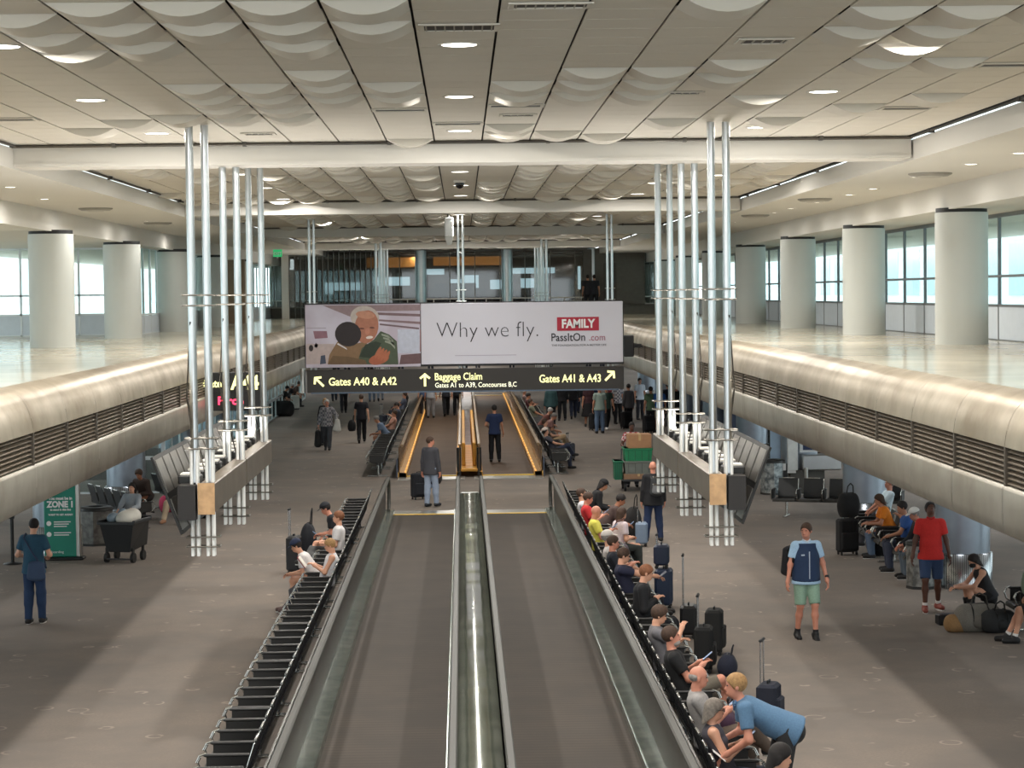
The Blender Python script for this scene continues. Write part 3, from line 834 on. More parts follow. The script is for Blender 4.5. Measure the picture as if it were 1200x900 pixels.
shape('printed_sleeve', [(384, 427), (390, 417), (408, 418), (428, 422), (430, 427)], (112, 88, 62), 7)
shape('printed_grey_hair', oval(427.5, 372, 17, 13.5, 8), (196, 184, 176), 5)
shape('printed_face', oval(429.5, 383, 14, 19.5, 8), (180, 120, 96), 6)
shape('printed_brow', oval(428, 369, 11, 4.5, 6), (200, 144, 118), 7)
for px, py in ((424, 385), (436, 384)): shape('printed_eye', oval(px, py, 3, 1, 4), (104, 62, 52), 8)
shape('printed_nose', oval(430.5, 388.5, 2.8, 4.2, 4), (196, 132, 108), 8)
shape('printed_smile', oval(433, 395.4, 4.2, 1.7, -6), (236, 222, 214), 8)
shape('printed_dark_hair', oval(408, 391.5, 15.5, 14.5, 10), (44, 36, 38), 8)
shape('printed_collar', [(396, 402), (406, 408), (407, 410), (395, 403.5)], (230, 226, 228), 9)
for k in range(4): shape('printed_finger', oval(443+k*3.4, 413+k*1.6, 2.0, 7.5, 28), (184, 110, 80), 9)
shape('printed_hand', oval(444, 421, 12, 6, -14), (176, 100, 72), 7)

t = thing('direction_sign', 'long dark hanging sign for gates and baggage claim under the billboard', 'sign', (0, 0, 0))
zt2, zb2 = sz(545, 431.5), sz(545, 458)
b = MB(); b.box(sx(359.5), sx(730.5), SY-.1, SY+.12, zb2, zt2, bev=.01); b.build('sign_box', mat((46, 42, 38), .5, amt=0), t)
b = MB(); b.box(sx(364), sx(724), SY-.12, SY+.1, zb2-.025, zb2+.01); b.build('bottom_trim', mat((86, 98, 112), .3, .6), t)
b = MB(); b.cyl((sx(354), SY, zb2), (sx(354), SY, zt2+.05), .07, .07, 12); b.build('end_bracket', M_alu, t)
yl = mat((250, 246, 170), .5, emit=.55, amt=0); cw = mat((246, 244, 214), .5, emit=.5, amt=0)
def stext(s_, size, px, py, m_, bold=.008, sx_=.88): text(s_, size, m_, t, (sx(px), SY-.108, sz(px, py)), bold=bold, sx=sx_)
stext('Gates A40 & A42', .295, 384.5, 451.6, yl, .004, .86)
stext('Baggage Claim', .27, 508.5, 445.3, yl, .003, .82)
stext('Gates A1 to A39, Concourses B,C', .185, 509, 454, cw, .001, .84)
stext('Gates A41 & A43', .295, 631, 448, yl, .004, .79)
def arrow(px, py, ang):
    c = atd(px, py, SY-.11); b = MB(); r = .17; M_ = Matrix.Rotation(R(ang), 3, 'Y')
    b.poly([tuple(c + M_ @ Vector(p)) for p in [(-.03, 0, -r), (.03, 0, -r), (.03, 0, r*.5), (.11, 0, .02), (.15, 0, .06), (0, 0, r*1.1), (-.15, 0, .06), (-.11, 0, .02), (-.03, 0, r*.5)]], .004)
    b.build('arrow', yl, t)
arrow(374, 447.5, -45); arrow(498, 445.3, 0); arrow(714.5, 440.5, 45)

# ---------------- gate sign on the left
gy = 40.0
t = thing('gate_sign', 'black hanging gate sign with red lit letters beside the left ledge', 'sign', (0, 0, 0))
def gp(px, py): return atd(px, py, gy)
A = gp(226, 437); B = gp(305, 481)
b = MB(); b.box(A.x, B.x, gy, gy+.2, B.z, A.z, bev=.01); b.box(A.x, B.x, gy-.01, gy, gp(250, 460).z, gp(250, 459).z); b.build('sign_box', mat((24, 23, 22), .45, amt=0), t)
b = MB(); b.box(A.x-.25, A.x, gy+.02, gy+.14, gp(220, 468).z, gp(220, 450).z); b.build('bracket', mat((24, 23, 22), .5), t)
text('Gate', .20, yl, t, (gp(237.5, 455).x, gy-.008, gp(244, 453.8).z), bold=.006, sx=.9)
text('A44', .36, yl, t, (gp(271, 455).x, gy-.008, gp(280, 456).z), bold=.012, sx=.86)
text('Faroe', .21, mat((240, 50, 80), .5, emit=1.6, amt=0), t, (gp(255, 474).x, gy-.008, gp(265, 474).z), bold=.006, sx=1.)
# small black sign end-on right of the billboard, exit sign, ceiling speaker, dome camera
t = thing('monitor', 'small black hanging monitor just right of the billboard', 'monitor', (0, 0, 0))
A = atd(731, 393, 60); B = atd(743, 418, 60); b = MB(); b.box(A.x, B.x, 60, 60.4, B.z, A.z, bev=.02); b.build('housing', mat((20, 20, 22), .4), t)
b = MB(); b.box(B.x, XR+.1, 60.1, 60.2, (A.z+B.z)/2-.05, (A.z+B.z)/2+.05); b.build('bracket', mat((20, 20, 22), .4), t)
t = thing('exit_sign', 'small green exit sign near the left pillar', 'sign', (0, 0, 0))
A = atd(320, 292.5, 78); B = atd(330.5, 301, 78); b = MB(); b.box(A.x, B.x, 78, 78.06, B.z, A.z); b.build('sign_face', mat((40, 150, 90), .5, emit=.5, amt=0), t)
b = MB(); b.box((A.x+B.x)/2-.02, (A.x+B.x)/2+.02, 78.02, 78.05, A.z, ZO); b.build('bracket', M_alu, t)
text('EXIT', .15, wht, t, ((A.x+B.x)/2, 77.99, B.z+.07), align='CENTER', sx=.9, bold=.004)
t = thing('hanging_speaker', 'white elongated speaker hanging from the ceiling left of centre', 'speaker', (0, 0, 0))
A = atd(526, 252, 57); B = atd(526, 287, 57)
b = MB(); b.box(A.x-.12, A.x+.12, 56.9, 57.1, B.z+.2, A.z-.06, bev=.03)
b.add([(A.x-.12, 56.9, B.z+.2), (A.x+.12, 56.9, B.z+.2), (A.x+.12, 57.1, B.z+.2), (A.x-.12, 57.1, B.z+.2), (A.x-.05, 56.95, B.z), (A.x+.05, 56.95, B.z), (A.x+.05, 57.05, B.z), (A.x-.05, 57.05, B.z)],
      [(0,4,5,1), (1,5,6,2), (2,6,7,3), (3,7,4,0), (4,7,6,5)])
b.build('housing', mat((206, 208, 204), .5), t)
b = MB(); b.cyl((A.x, 57, A.z-.08), (A.x, 57, ZC), .02, .02, 8); b.build('stem', M_alu, t)
t = thing('dome_camera', 'black dome camera on the centre strip of the ceiling', 'camera', (0, 0, 0))
b = MB(); b.cyl((-.01, 40.2, ZC-.05), (-.01, 40.2, ZC), .11, .12, 16); b.build('mount', M_white, t)
b = MB(); b.ell((-.01, 40.2, ZC-.06), (.09, .09, .10), 14); b.build('dome', mat((14, 14, 16), .15, amt=0), t)

# ---------------- ceiling lights and vents
lit = mat((255, 250, 238), .5, emit=3.2, amt=0)
def light(x, y, z, label, group, e, r=.15):
    t = thing('ceiling_light', label, 'ceiling light', (x, y, z), 0, group)
    b = MB(); b.lathe([(r, -.001), (r+.03, -.012), (r+.035, 0)], n=20); b.build('trim_ring', M_white, t)
    b = MB(); b.lathe([(0, -.006), (r, -.006)], n=20, smooth=False); b.build('lens', lit, t)
    if e: lamp('bulb', (0, 0, -.03), e, r*2, parent=t)
    return t
def cl(px, py, z): return at(px, py, z)
n_ = 0
cents = [(538, 52), (538, 113), (539, 153), (539, 201), (540, 217), (540, 229)]
for i, (px, py) in enumerate(cents):
    p = at(px, py, ZC); light(p.x, p.y, ZC, 'round downlight in the centre ceiling strip, %s the camera' % ORD[i], 'downlights in the centre ceiling strip', DOWN)
for i, y in enumerate((53.2, 57.0, 61.5, 70, 75.5, 82, 89)):
    light(-.02, y, ZC, 'tiny distant downlight in the centre ceiling strip beyond the second beam, %s' % ORD[i], 'downlights in the centre ceiling strip', DOWN)
lefts = [(2, 54), (106, 117), (184, 156), (282, 204), (310, 220), (332, 233), (383, 260), (420, 277)]
rights = [(1080, 43), (965, 107), (890, 149), (840, 205), (768, 214), (747, 227), (700, 253), (660, 275)]
for nm, arr in (('left', lefts), ('right', rights)):
    for i, (px, py) in enumerate(arr):
        p = at(px, py, ZC)
        if abs(p.x) > 6.1: continue
        light(p.x, p.y, ZC, 'round downlight in the %s half of the tiled ceiling, %s the camera' % (nm, ORD[i]), 'downlights in the %s ceiling' % nm, DOWN)
for i in range(3):
    for s_, nm in ((-1, 'left'), (1, 'right')):
        light(3.4*s_, 10+i*4.5, ZC, 'round downlight overhead before the %s half of the view, %s' % (nm, ORD[i]), 'downlights in the %s ceiling' % nm, DOWN) if 10+i*4.5 < 14 else None
softs = [(1195, 179), (1138, 192), (1075, 207), (1023, 221), (995, 228), (957, 237), (927, 244), (908, 249), (883, 255), (862, 260)]
for i, (px, py) in enumerate(softs):
    p = at(px, py, ZS); light(p.x, p.y, ZS, 'small downlight in the right side soffit, %s the camera' % ORD[i], 'downlights in the right soffit', SOFF, .09)
softl = [(12, 219), (52, 233), (120, 246), (172, 259), (198, 263), (225, 273)]
for i, (px, py) in enumerate(softl):
    p = at(px, py, ZS); light(p.x, p.y, ZS, 'small downlight in the left side soffit, %s the camera' % ORD[i], 'downlights in the left soffit', SOFF, .09)
for s_, nm in ((-1, 'left'), (1, 'right')):
    for i in range(16):  # two rows of added fill lamps, no fixtures, brightening the side bays
        lamp('bay_fill', (8.2*s_, 20+8*i, ZL-.04), LOW, .5, (.92, .96, 1))
        lamp('bay_fill', (12.2*s_, 22+8*i, ZL-.04), LOW*2.5, .5, (.90, .95, 1))
for i in range(7): lamp('hall_fill', (0, 108+9*i, ZL+.5), 90, 1.2)  # fill lamps added under the far ceiling to brighten the lower hall
M_slot = mat((52, 48, 44), .6, amt=0)
def vent(x, y, z, wx, wy, label, group, slats=True):
    t = thing('ceiling_vent', label, 'vent', (x, y, z), 0, group)
    b = MB(); b.box(-wx/2, wx/2, -wy/2, wy/2, -.004, .004); b.build('backing', M_slot, t)
    b = MB()
    for s_ in (-1, 1):
        b.box(-wx/2-.025, wx/2+.025, s_*wy/2-.02, s_*wy/2+.02, -.014, 0); b.box(s_*wx/2-.02, s_*wx/2+.02, -wy/2, wy/2, -.014, 0)
    b.build('frame', M_ceil, t)
    if slats:
        b = MB(); n = int(wx/.07)
        for i in range(n): x_ = -wx/2+.03+i*wx/n; b.box(x_, x_+.012, -wy/2, wy/2, -.012, 0)
        b.build('slat', mat((170, 164, 152), .5, .4), t)
vs_ = [(538, 31, .60, .40, 'wide grille vent in the centre strip of the ceiling'), (171, 54, .50, .34, 'square grille vent between sagging tiles, upper left'), (253, 117, .40, .34, 'small grille vent left among sagging tiles'),
       (303, 156, .40, .30, 'small grille vent near the first beam on the left'), (895, 47, .42, .34, 'grille vent among sagging tiles, upper right'), (645, 5, .58, .26, 'pale air diffuser at the top right of centre'),
       (607, 134, .40, .26, 'small air diffuser right of the centre strip'), (800, 108, .40, .26, 'grille vent right of centre before sagging tiles')]
for px, py, wx, wy, lb in vs_:
    p = at(px, py, ZC); vent(p.x, p.y, ZC-.004, wx, wy, lb, 'ceiling vents')
for i, (px, py) in enumerate([(539, 144), (608, 123), (1175, 75), (1052, 126), (20, 139), (925, 186), (760, 215), (470, 128)]):
    p = at(px, py, ZC); c_ = round((p.x+.02)/CWD); vent(-.02+c_*CWD, p.y, ZC-.004, .60, .30, 'plain dark slot between ceiling tiles, %s the camera' % ORD[i], 'dark ceiling slots', False)
for i, (px, py) in enumerate([(885, 252), (955, 233), (1090, 203), (112, 244), (185, 261)]):
    p = at(px, py, ZS)
    t = thing('soffit_diffuser', 'round flat air diffuser in the side soffit, %s' % ['right side and farthest', 'right side in the middle', 'right side and nearest', 'left side and nearest', 'left side and farther'][i], 'air diffuser', (p.x, p.y, ZS), 0, 'soffit air diffusers')
    b = MB(); b.lathe([(0, -.05), (.28, -.05), (.34, -.02), (.34, 0)], n=24); b.build('disc', mat((150, 146, 138), .5), t)
    b = MB(); b.lathe([(.10, -.06), (.16, -.07), (.2, -.05)], n=20); b.build('inner_ring', mat((190, 186, 178), .5), t)

# ================================================================ PEOPLE
SK = {'f': (214, 160, 132), 'm': (188, 132, 104), 't': (168, 112, 84), 'd': (92, 58, 44), 'r': (206, 140, 116)}
HAIRC = {'brown': (74, 52, 38), 'dark': (34, 27, 25), 'grey': (150, 144, 138), 'white': (206, 202, 196), 'blond': (176, 136, 88), 'red': (134, 84, 54), 'longgrey': (132, 122, 112)}
EYE = mat((24, 18, 16), .4, amt=0); LIP = mat((150, 84, 74), .6, amt=0)
def V3(*a): return np.array(a, float)
def nrm(v): return v/(np.linalg.norm(v)+1e-9)
def ik(a, b, l1, l2, pole):
    d = b-a; D = np.linalg.norm(d)
    if D > (l1+l2)*.998: b = a + d/D*(l1+l2)*.998; d = b-a; D = np.linalg.norm(d)
    u = d/D; x = (l1*l1-l2*l2+D*D)/(2*D); h = math.sqrt(max(0, l1*l1-x*x))
    p = pole-u*(pole@u)
    return a+u*x+nrm(p)*h, b
def person(label, x, y, face, pose='stand', h=1.75, z=0., skin='m', hair='short', hc='brown', top='tee', tc=(60, 60, 70), tk='fabric', tc2=None,
           bot='pants', bc=(50, 56, 74), bk='fabric', bc2=None, shoe=(34, 32, 32), sole=(220, 218, 214), fat=1., P=None, lean=None, tilt=0., yaw=0., nod=0., WL=None, WR=None,
           AL=None, AR=None, KL=(0, 1, .15), KR=(0, 1, .15), EP=None, cap=None, beard=None, mask=None, FL=(0, 1, 0), FR=(0, 1, 0), curl=.5, glasses=False, collar=None, sock=None, pony=False, grp=None):
    s = h/1.75; female = hair in ('long', 'longback')
    dflt = {'stand': dict(P=(0, 0, .95), lean=0, WL=(-.25, .04, .82), WR=(.25, .04, .82), AL=(-.12, -.02, .08), AR=(.12, .03, .08)),
            'walk': dict(P=(0, 0, .93), lean=4, WL=(-.25, .20, .86), WR=(.26, -.16, .84), AL=(-.09, -.30, .13), AR=(.09, .28, .09), FL=(0, .8, -.45)),
            'walk2': dict(P=(0, 0, .93), lean=4, WL=(-.25, -.16, .84), WR=(.26, .20, .86), AL=(-.09, .28, .09), AR=(.09, -.30, .13), FR=(0, .8, -.45)),
            'sit': dict(P=(0, 0, .55), lean=-16, WL=(-.10, .30, .68), WR=(.10, .30, .68), AL=(-.12, .50, .08), AR=(.12, .46, .08)),
            'phone': dict(P=(0, 0, .55), lean=-15, WL=(-.07, .20, .84), WR=(.07, .20, .84), AL=(-.12, .50, .08), AR=(.12, .44, .08), nod=22),
            'leanf': dict(P=(0, .04, .55), lean=34, WL=(-.07, .50, .62), WR=(.07, .52, .60), AL=(-.14, .46, .08), AR=(.14, .42, .08), nod=8),
            'cross': dict(P=(0, .02, .55), lean=-16, WL=(-.08, .27, .74), WR=(.10, .30, .76), AL=(-.10, .52, .08), AR=(-.16, .60, .46), KR=(.5, .6, .8))}[pose]
    g = lambda k, v: dflt.get(k, v) if v is None or v == (0, 1, 0) else v
    P = V3(*g('P', P)); lean = g('lean', lean); WL = V3(*g('WL', WL)); WR = V3(*g('WR', WR)); AL = V3(*g('AL', AL)); AR = V3(*g('AR', AR))
    FL = nrm(V3(*g('FL', FL))); FR = nrm(V3(*g('FR', FR))); nod = nod or dflt.get('nod', 0); KR = dflt.get('KR', KR) if KR == (0, 1, .15) else KR
    le = R(lean); ti = R(tilt)
    r = V3(math.cos(ti), 0, -math.sin(ti)*1.)
    u = nrm(V3(math.sin(ti), math.sin(le), math.cos(le))); r = nrm(r-u*(r@u)); f = np.cross(u, r)
    N = P+u*.50; SL = P+u*.445-r*.165*(.92 if female else 1); SR = P+u*.445+r*.165*(.92 if female else 1)
    na = R(lean*.45+nod); nu = nrm(V3(math.sin(ti)*.5, math.sin(na), math.cos(na)))
    ya = R(yaw); hf0 = nrm(f*1.-nu*(f@nu)); hr0 = np.cross(hf0, nu)
    hf = hf0*math.cos(ya)+hr0*math.sin(ya); hr = np.cross(hf, nu)
    Hc = N+nu*.155+hf0*.015
    ep = V3(*EP) if EP else None
    arms = []
    for sg, S_, W in ((-1, SL, WL), (1, SR, WR)):
        pole = ep*V3(-sg*-1, 1, 1) if ep is not None else V3(sg*.55, -.75, -.45)
        E, W = ik(S_, W, .285, .255, pole); arms.append((sg, S_, E, W))
    legs = []
    for sg, A, K_, Fv in ((-1, AL, KL, FL), (1, AR, KR, FR)):
        hp = P+r*.088*sg-u*.01; K, A = ik(hp, A, .435, .425, V3(*K_)); legs.append((sg, hp, K, A, Fv))
    dist = math.hypot(x, y); vox = max(.0125, min(.026, .00044*dist))
    B = Blob(.035)
    B.econe(P-u*.03, P+u*.20, r, (.145*fat, .10*fat), (.128*fat, .092*fat)); B.econe(P+u*.20, P+u*.40, r, (.128*fat, .092*fat), (.150, .10))
    B.cone(SL+r*.02, SR-r*.02, .052, .052); B.cone(N-u*.05, N+nu*.07, .056, .050)
    B.ball(Hc+nu*.03-hf*.006, (.074, .092, .092), np.array([hr, hf, nu]), .02)
    B.ball(Hc+hf*.022-nu*.045, (.058, .066, .066), np.array([hr, hf, nu]), .02)
    B.cone(Hc+hf*.078+nu*.012, Hc+hf*.098-nu*.02, .010, .014, k=.012)
    B.cone(Hc+hf*.075-nu*.06, Hc+hf*.078-nu*.062, .016, .016, k=.02)
    for sg in (-1, 1): B.ball(Hc+hr*.077*sg-hf*.004-nu*.005, (.010, .018, .028), np.array([hr, hf, nu]), .008)
    ex = MB()
    for sg, S_, E, W in arms:
        B.cone(S_, E, .045*fat**.5, .038); B.cone(E, W, .038, .026); d = nrm(W-E); B.cone(W, W+d*.02, .026, .026)
        lat = nrm(np.cross(d, V3(0, 0, 1)) if abs(d[2]) < .8 else np.cross(d, V3(1, 0, 0)) if False else V3(0, 1, 0)-d*d[1])
        pn = nrm(np.cross(lat, d)); pn = pn if pn[2] < 0 or abs(d[2]) > .8 else -pn
        if abs(d[2]) >= .8: pn = nrm(V3(-sg, 0, 0)-d*(-sg*d[0]))
        B.econe(W+d*.02, W+d*.075, lat, (.030, .016), (.038, .016), k=.012)
        for q, (o_, ln) in enumerate(((-.028, .072), (-.0095, .082), (.0095, .077), (.028, .060))):
            b0 = W+d*.085+lat*o_; cu = curl
            b1 = b0+nrm(d*math.cos(cu)+pn*math.sin(cu))*ln*.5; b2 = b1+nrm(d*math.cos(cu*2.1)+pn*math.sin(cu*2.1))*ln*.5
            ex.cyl(b0-d*.02, b1, .0098, .0088, 6); ex.cyl(b1, b2, .0088, .0070, 6); 
        tl = lat*(-1 if (lat@V3(0, 1, 0) < 0) == (abs(d[2]) >= .8) else 1)
        tl = -tl if abs(d[2]) < .8 and tl@r*sg > 0 else tl
        t0 = W+d*.035+tl*.026; t1 = t0+nrm(d*.7+tl*.7+pn*.3)*.034; t2 = t1+nrm(d*.9+tl*.15+pn*.3)*.028
        ex.cyl(t0-tl*.01, t1, .012, .010, 6); ex.cyl(t1, t2, .010, .008, 6)
    B.ball(P-u*.02, (.15*fat, .115*fat, .11), np.array([r, f, u]))
    for sg, hp, K, A, Fv in legs:
        B.cone(hp, K, .080*fat**.6, .052); B.cone(K, K+(A-K)*.35-f*.012, .047, .049); B.cone(K+(A-K)*.35-f*.012, A, .049, .032)
        B.cone(A-V3(0, 0, .015), A-V3(0, 0, .04)+Fv*.09, .028, .018)
    for sg in (-1, 1): ex.ell(Hc+hf*.082+hr*.030*sg+nu*.018, (.012, .008, .007), 8, 1, Matrix([hr, hf, nu]).transposed())
    ex.ell(Hc+hf*.089-nu*.043, (.022, .007, .006), 8, 2, Matrix([hr, hf, nu]).transposed())
    sm_ = mat(SK[skin], .5, amt=.04, scale=20)
    o = net('person', B, vox, [sm_, EYE, LIP], None, ex)
    o.location = (x, y, z); o.rotation_euler.z = R(face); o.scale = (s, s, s)
    tag(o, label, 'person', grp)
    # ---- clothes
    tm = mat(tc, .85, kind=tk, col2=tc2, amt=.14, scale=14); bm_ = mat(bc, .88, kind=bk, col2=bc2, amt=.14, scale=14)
    c = .017 if top in ('tee', 'tank', 'polo', 'dress') else .024
    if top != 'none':
        T = Blob(.022); hem = .10 if pose in ('stand', 'walk', 'walk2') else .03
        if top == 'jacket': hem += .04
        T.econe(P-u*hem, P+u*.12, r, (.170*fat+c+.006, .130*fat+c+.01), (.140*fat+c, .108*fat+c))
        T.econe(P+u*.12, P+u*.40, r, (.138*fat+c, .10*fat+c), (.150+c, .10+c))
        T.ball(P+u*.12+f*.02, (.13*fat+c, .105*fat+c, .14), np.array([r, f, u]))
        if female: T.ball(P+u*.32+f*.07-r*.07, (.065, .06, .065), np.array([r, f, u])); T.ball(P+u*.32+f*.07+r*.07, (.065, .06, .065), np.array([r, f, u]))
        if top != 'tank': T.cone(SL+r*.02, SR-r*.02, .056+c*.7, .056+c*.7)
        T.cone(N-u*.06, N-u*.02, .085, .066 if top in ('jacket', 'hood') else .060)
        if top == 'hood': T.ball(N-f*.07+u*.0, (.10, .06, .07), np.array([r, f, u]))
        for sg, S_, E, W in arms:
            if top in ('tee', 'polo', 'dress'): T.cone(S_, S_+(E-S_)*.66, .055+c*.8, .054+c*.6, True)
            elif top in ('long', 'jacket', 'hood'):
                T.cone(S_, E, .052+c*.8, .044+c*.7); T.cone(E, W, .044+c*.7, .032+c*.6, True)
        T.cut(P-u*(hem+.02), -u)
        q = net({'jacket': 'jacket', 'hood': 'hooded_top', 'dress': 'dress', 'tank': 'tank_top', 'long': 'long_sleeved_shirt'}.get(top, 'shirt'), T, vox, tm, o)
        if collar:
            b = MB(); b.tube([tuple(N+nu*.0+f*.07-r*.0+u*.0), tuple(N-r*.055+f*.02+u*.03), tuple(N-f*.05+u*.035), tuple(N+r*.055+f*.02+u*.03), tuple(N+f*.07)], .014); b.build('collar', mat(collar, .8), o)
    if top == 'none2': pass
    T = Blob(.03)
    if bot == 'skirt':
        T.econe(P-u*.55, P+u*.05, r, (.30, .27), (.16, .13)); T.cut(P-u*.55, -u)
        net('skirt', T, vox, bm_, o)
    else:
        T.econe(P-u*.07, P+u*.09, r, (.148*fat, .114*fat), (.138*fat, .104*fat)); T.ball(P-u*.03-f*.01, (.148*fat, .120*fat, .12), np.array([r, f, u]))
        for sg, hp, K, A, Fv in legs:
            if bot == 'shorts': T.cone(hp, hp+(K-hp)*.96, .100*fat**.6, .082, True)
            else: T.cone(hp, K, .098*fat**.6, .076); T.cone(K, K+(A-K)*.4-f*.012, .074, .074); T.cone(K, A+V3(0, 0, -.01), .076, .062, True)
        T.cut(P+u*.115, u)
        net('shorts' if bot == 'shorts' else 'trousers', T, vox, bm_, o)
    for sg, hp, K, A, Fv in legs:
        T = Blob(.02); dn = nrm(V3(0, 0, -1)-Fv*(-Fv[2])) if abs(Fv[2]) < .95 else V3(0, -1, 0)
        T.cone(A+dn*.033-Fv*.035, A+dn*.040+Fv*.15, .050, .041); T.cone(A-dn*.01, A+dn*.03, .047, .048); T.cut(A+dn*.078, dn)
        q = net('shoe', T, max(vox, .014)*.9, mat(shoe, .6, amt=.1), o)
        if dist < 48:
            b = MB(); cc = A+dn*.072+Fv*.055; s1 = nrm(np.cross(Fv, dn)); 
            pts = [cc+Fv*.125*math.cos(a)+s1*.042*math.sin(a) for a in [2*math.pi*i/12 for i in range(12)]]
            vs = [tuple(p) for p in pts]+[tuple(p+dn*.018) for p in pts]
            b.add(vs, [tuple(range(12)), tuple(range(23, 11, -1))]+[(i, i+12, (i+1) % 12+12, (i+1) % 12) for i in range(12)]); b.build('sole', mat(sole, .6, amt=0), q)
        if sock: b = MB(); b.cyl(tuple(A+V3(0, 0, -.01)), tuple(A+nrm(K-A)*.07), .042, .042, 10); b.build('sock', mat(sock, .9, amt=0), o)
    HM = np.array([hr, hf, nu]); hm = mat(HAIRC[hc], .7, kind='noise', scale=40, amt=.35)
    if hair != 'bald' :
        T = Blob(.015)
        if hair == 'fringe':
            T.ball(Hc-hf*.040+nu*.008, (.083, .064, .050), HM)
        else:
            T.ball(Hc+nu*.036-hf*.008, (.083, .103, .098), HM)
            if hair == 'full': T.ball(Hc+nu*.05-hf*.0, (.096, .112, .10), HM)
            T.cut(Hc+hf*.035, hf*.76-nu*.65)
            if hair in ('long', 'longback', 'bob'):
                L_ = {'long': .30, 'longback': .36, 'bob': .16}[hair]
                T.econe(Hc-hf*.05+nu*.02, Hc-hf*.075-nu*L_, hr, (.088, .06), (.075, .035))
                for sg in (-1, 1): T.cone(Hc+hr*.07*sg-hf*.02, Hc+hr*.082*sg-nu*L_*.75-hf*.0, .028, .022)
        net('hair', T, max(vox*.8, .010), hm, o)
    if beard:
        T = Blob(.01); T.ball(Hc+hf*.036-nu*.072, (.056, .062, .044), HM); net('beard', T, max(vox*.8, .010), mat(HAIRC[beard], .8), o)
    if mask:
        T = Blob(.01); T.ball(Hc+hf*.035-nu*.045, (.064, .075, .062), HM); T.cut(Hc+nu*.0, nu); T.cut(Hc+hf*.01, -hf); net('face_mask', T, max(vox*.8, .010), mat(mask, .8), o)
    if cap:
        cc, back = cap if isinstance(cap[0], tuple) else (cap, 1); bf = hf*back
        T = Blob(.01); T.ball(Hc+nu*.045-hf*.004, (.092, .110, .098), HM); T.cut(Hc+nu*.045, -nu)
        q = net('cap', T, max(vox*.8, .010), mat(cc, .8), o)
        b = MB(); n = 9
        pts = [Hc+nu*.05+bf*(.085+.085*math.sin(math.pi*i/(n-1)))+hr*.075*math.cos(math.pi*i/(n-1))-nu*.02*math.sin(math.pi*i/(n-1)) for i in range(n)]
        vs = [tuple(p) for p in pts]+[tuple(p-nu*.008) for p in pts]
        b.add(vs, [tuple(range(n)), tuple(range(2*n-1, n-1, -1))]+[(i, i+n, i+n+1, i+1) for i in range(n-1)]+[(n-1, 2*n-1, n, 0)]); b.build('brim', mat(cc, .8), q)
    if glasses:
        b = MB()
        for sg in (-1, 1):
            cc = Hc+hf*.10+hr*.032*sg+nu*.018; b.tube([tuple(cc+hr*.026*math.cos(a)+nu*.018*math.sin(a)) for a in [2*math.pi*i/8 for i in range(9)]], .003, 4)
            b.cyl(tuple(Hc+hf*.098+hr*.06*sg+nu*.02), tuple(Hc+hr*.082*sg+nu*.02), .003, .003, 4)
        b.build('glasses', mat((30, 28, 28), .4), o)
    Mw = Matrix.Translation((x, y, z)) @ Matrix.Rotation(R(face), 4, 'Z') @ Matrix.Scale(s, 4)
    o_ = dict(o=o, M=Mw, W=[Vector(a[3]) for a in arms], D=[Vector(nrm(a[3]-a[2])) for a in arms], N=Vector(N), u=Vector(u), f=Vector(f), r=Vector(r), P=Vector(P), H=Vector(Hc), face=face)
    return o_
def phone(p, side_, label, size=(.075, .15), col=(24, 24, 28), screen=(120, 140, 170)):
    i = 0 if side_ == 'L' else 1
    c = p['M'] @ (p['W'][i]+p['D'][i]*.10+Vector((0, 0, .035)))
    b = MB(); b.box(-size[0]/2, size[0]/2, -.006, .0, -size[1]/2, size[1]/2, bev=.004); b.box(-size[0]/2+.005, size[0]/2-.005, -.0075, -.006, -size[1]/2+.008, size[1]/2-.008, 1)
    o = b.build('phone', [mat(col, .3, amt=0), mat(screen, .2, emit=.3, amt=0)]); o.location = c; o.rotation_euler = (R(50), 0, R(p['face']+180)); o.rotation_euler = (R(-50), 0, R(p['face']))
    tag(o, label, 'phone'); return o
def backpack(p, label, col, col2=None, h=.46, w=.30, dz=0., off=.19, shoulder=None):
    """worn on a back: soft body, pocket, two straps"""
    t = thing('backpack', label, 'backpack'); t.matrix_world = p['M'] if False else Matrix.Identity(4)
    t.location = p['M'].translation; t.rotation_euler.z = R(p['face']); u, f, r = p['u'], p['f'], p['r']
    c = (p['P']+u*(.26+dz))*p['M'].to_scale()[0]-f*off
    if shoulder: c = c+r*shoulder
    HM = np.array([r, f, u]); T = Blob(.05)
    T.econe(c-u*h*.34, c+u*h*.30, np.array(r), (w*.5, .085), (w*.42, .07)); m = mat(col, .8, kind='fabric', amt=.2)
    net('bag_body', T, .016, m, t)
    T = Blob(.04); T.econe(c-u*h*.30-f*.07, c+u*h*.02-f*.07, np.array(r), (w*.38, .05), (w*.34, .045)); net('front_pocket', T, .016, mat(col2 or tuple(min(255, int(v*1.25)+4) for v in col), .8), t)
    for sg in (-1, 1):
        b = MB(); S_ = c+r*.10*sg; b.tube([S_+u*h*.30+f*.05, S_+u*h*.42+f*.15, S_+u*h*.40+f*.27, S_+u*h*.1+f*.33, S_-u*h*.2+f*.24, S_-u*h*.34+f*.06], .017, 6); b.build('strap', m, t)
    return t
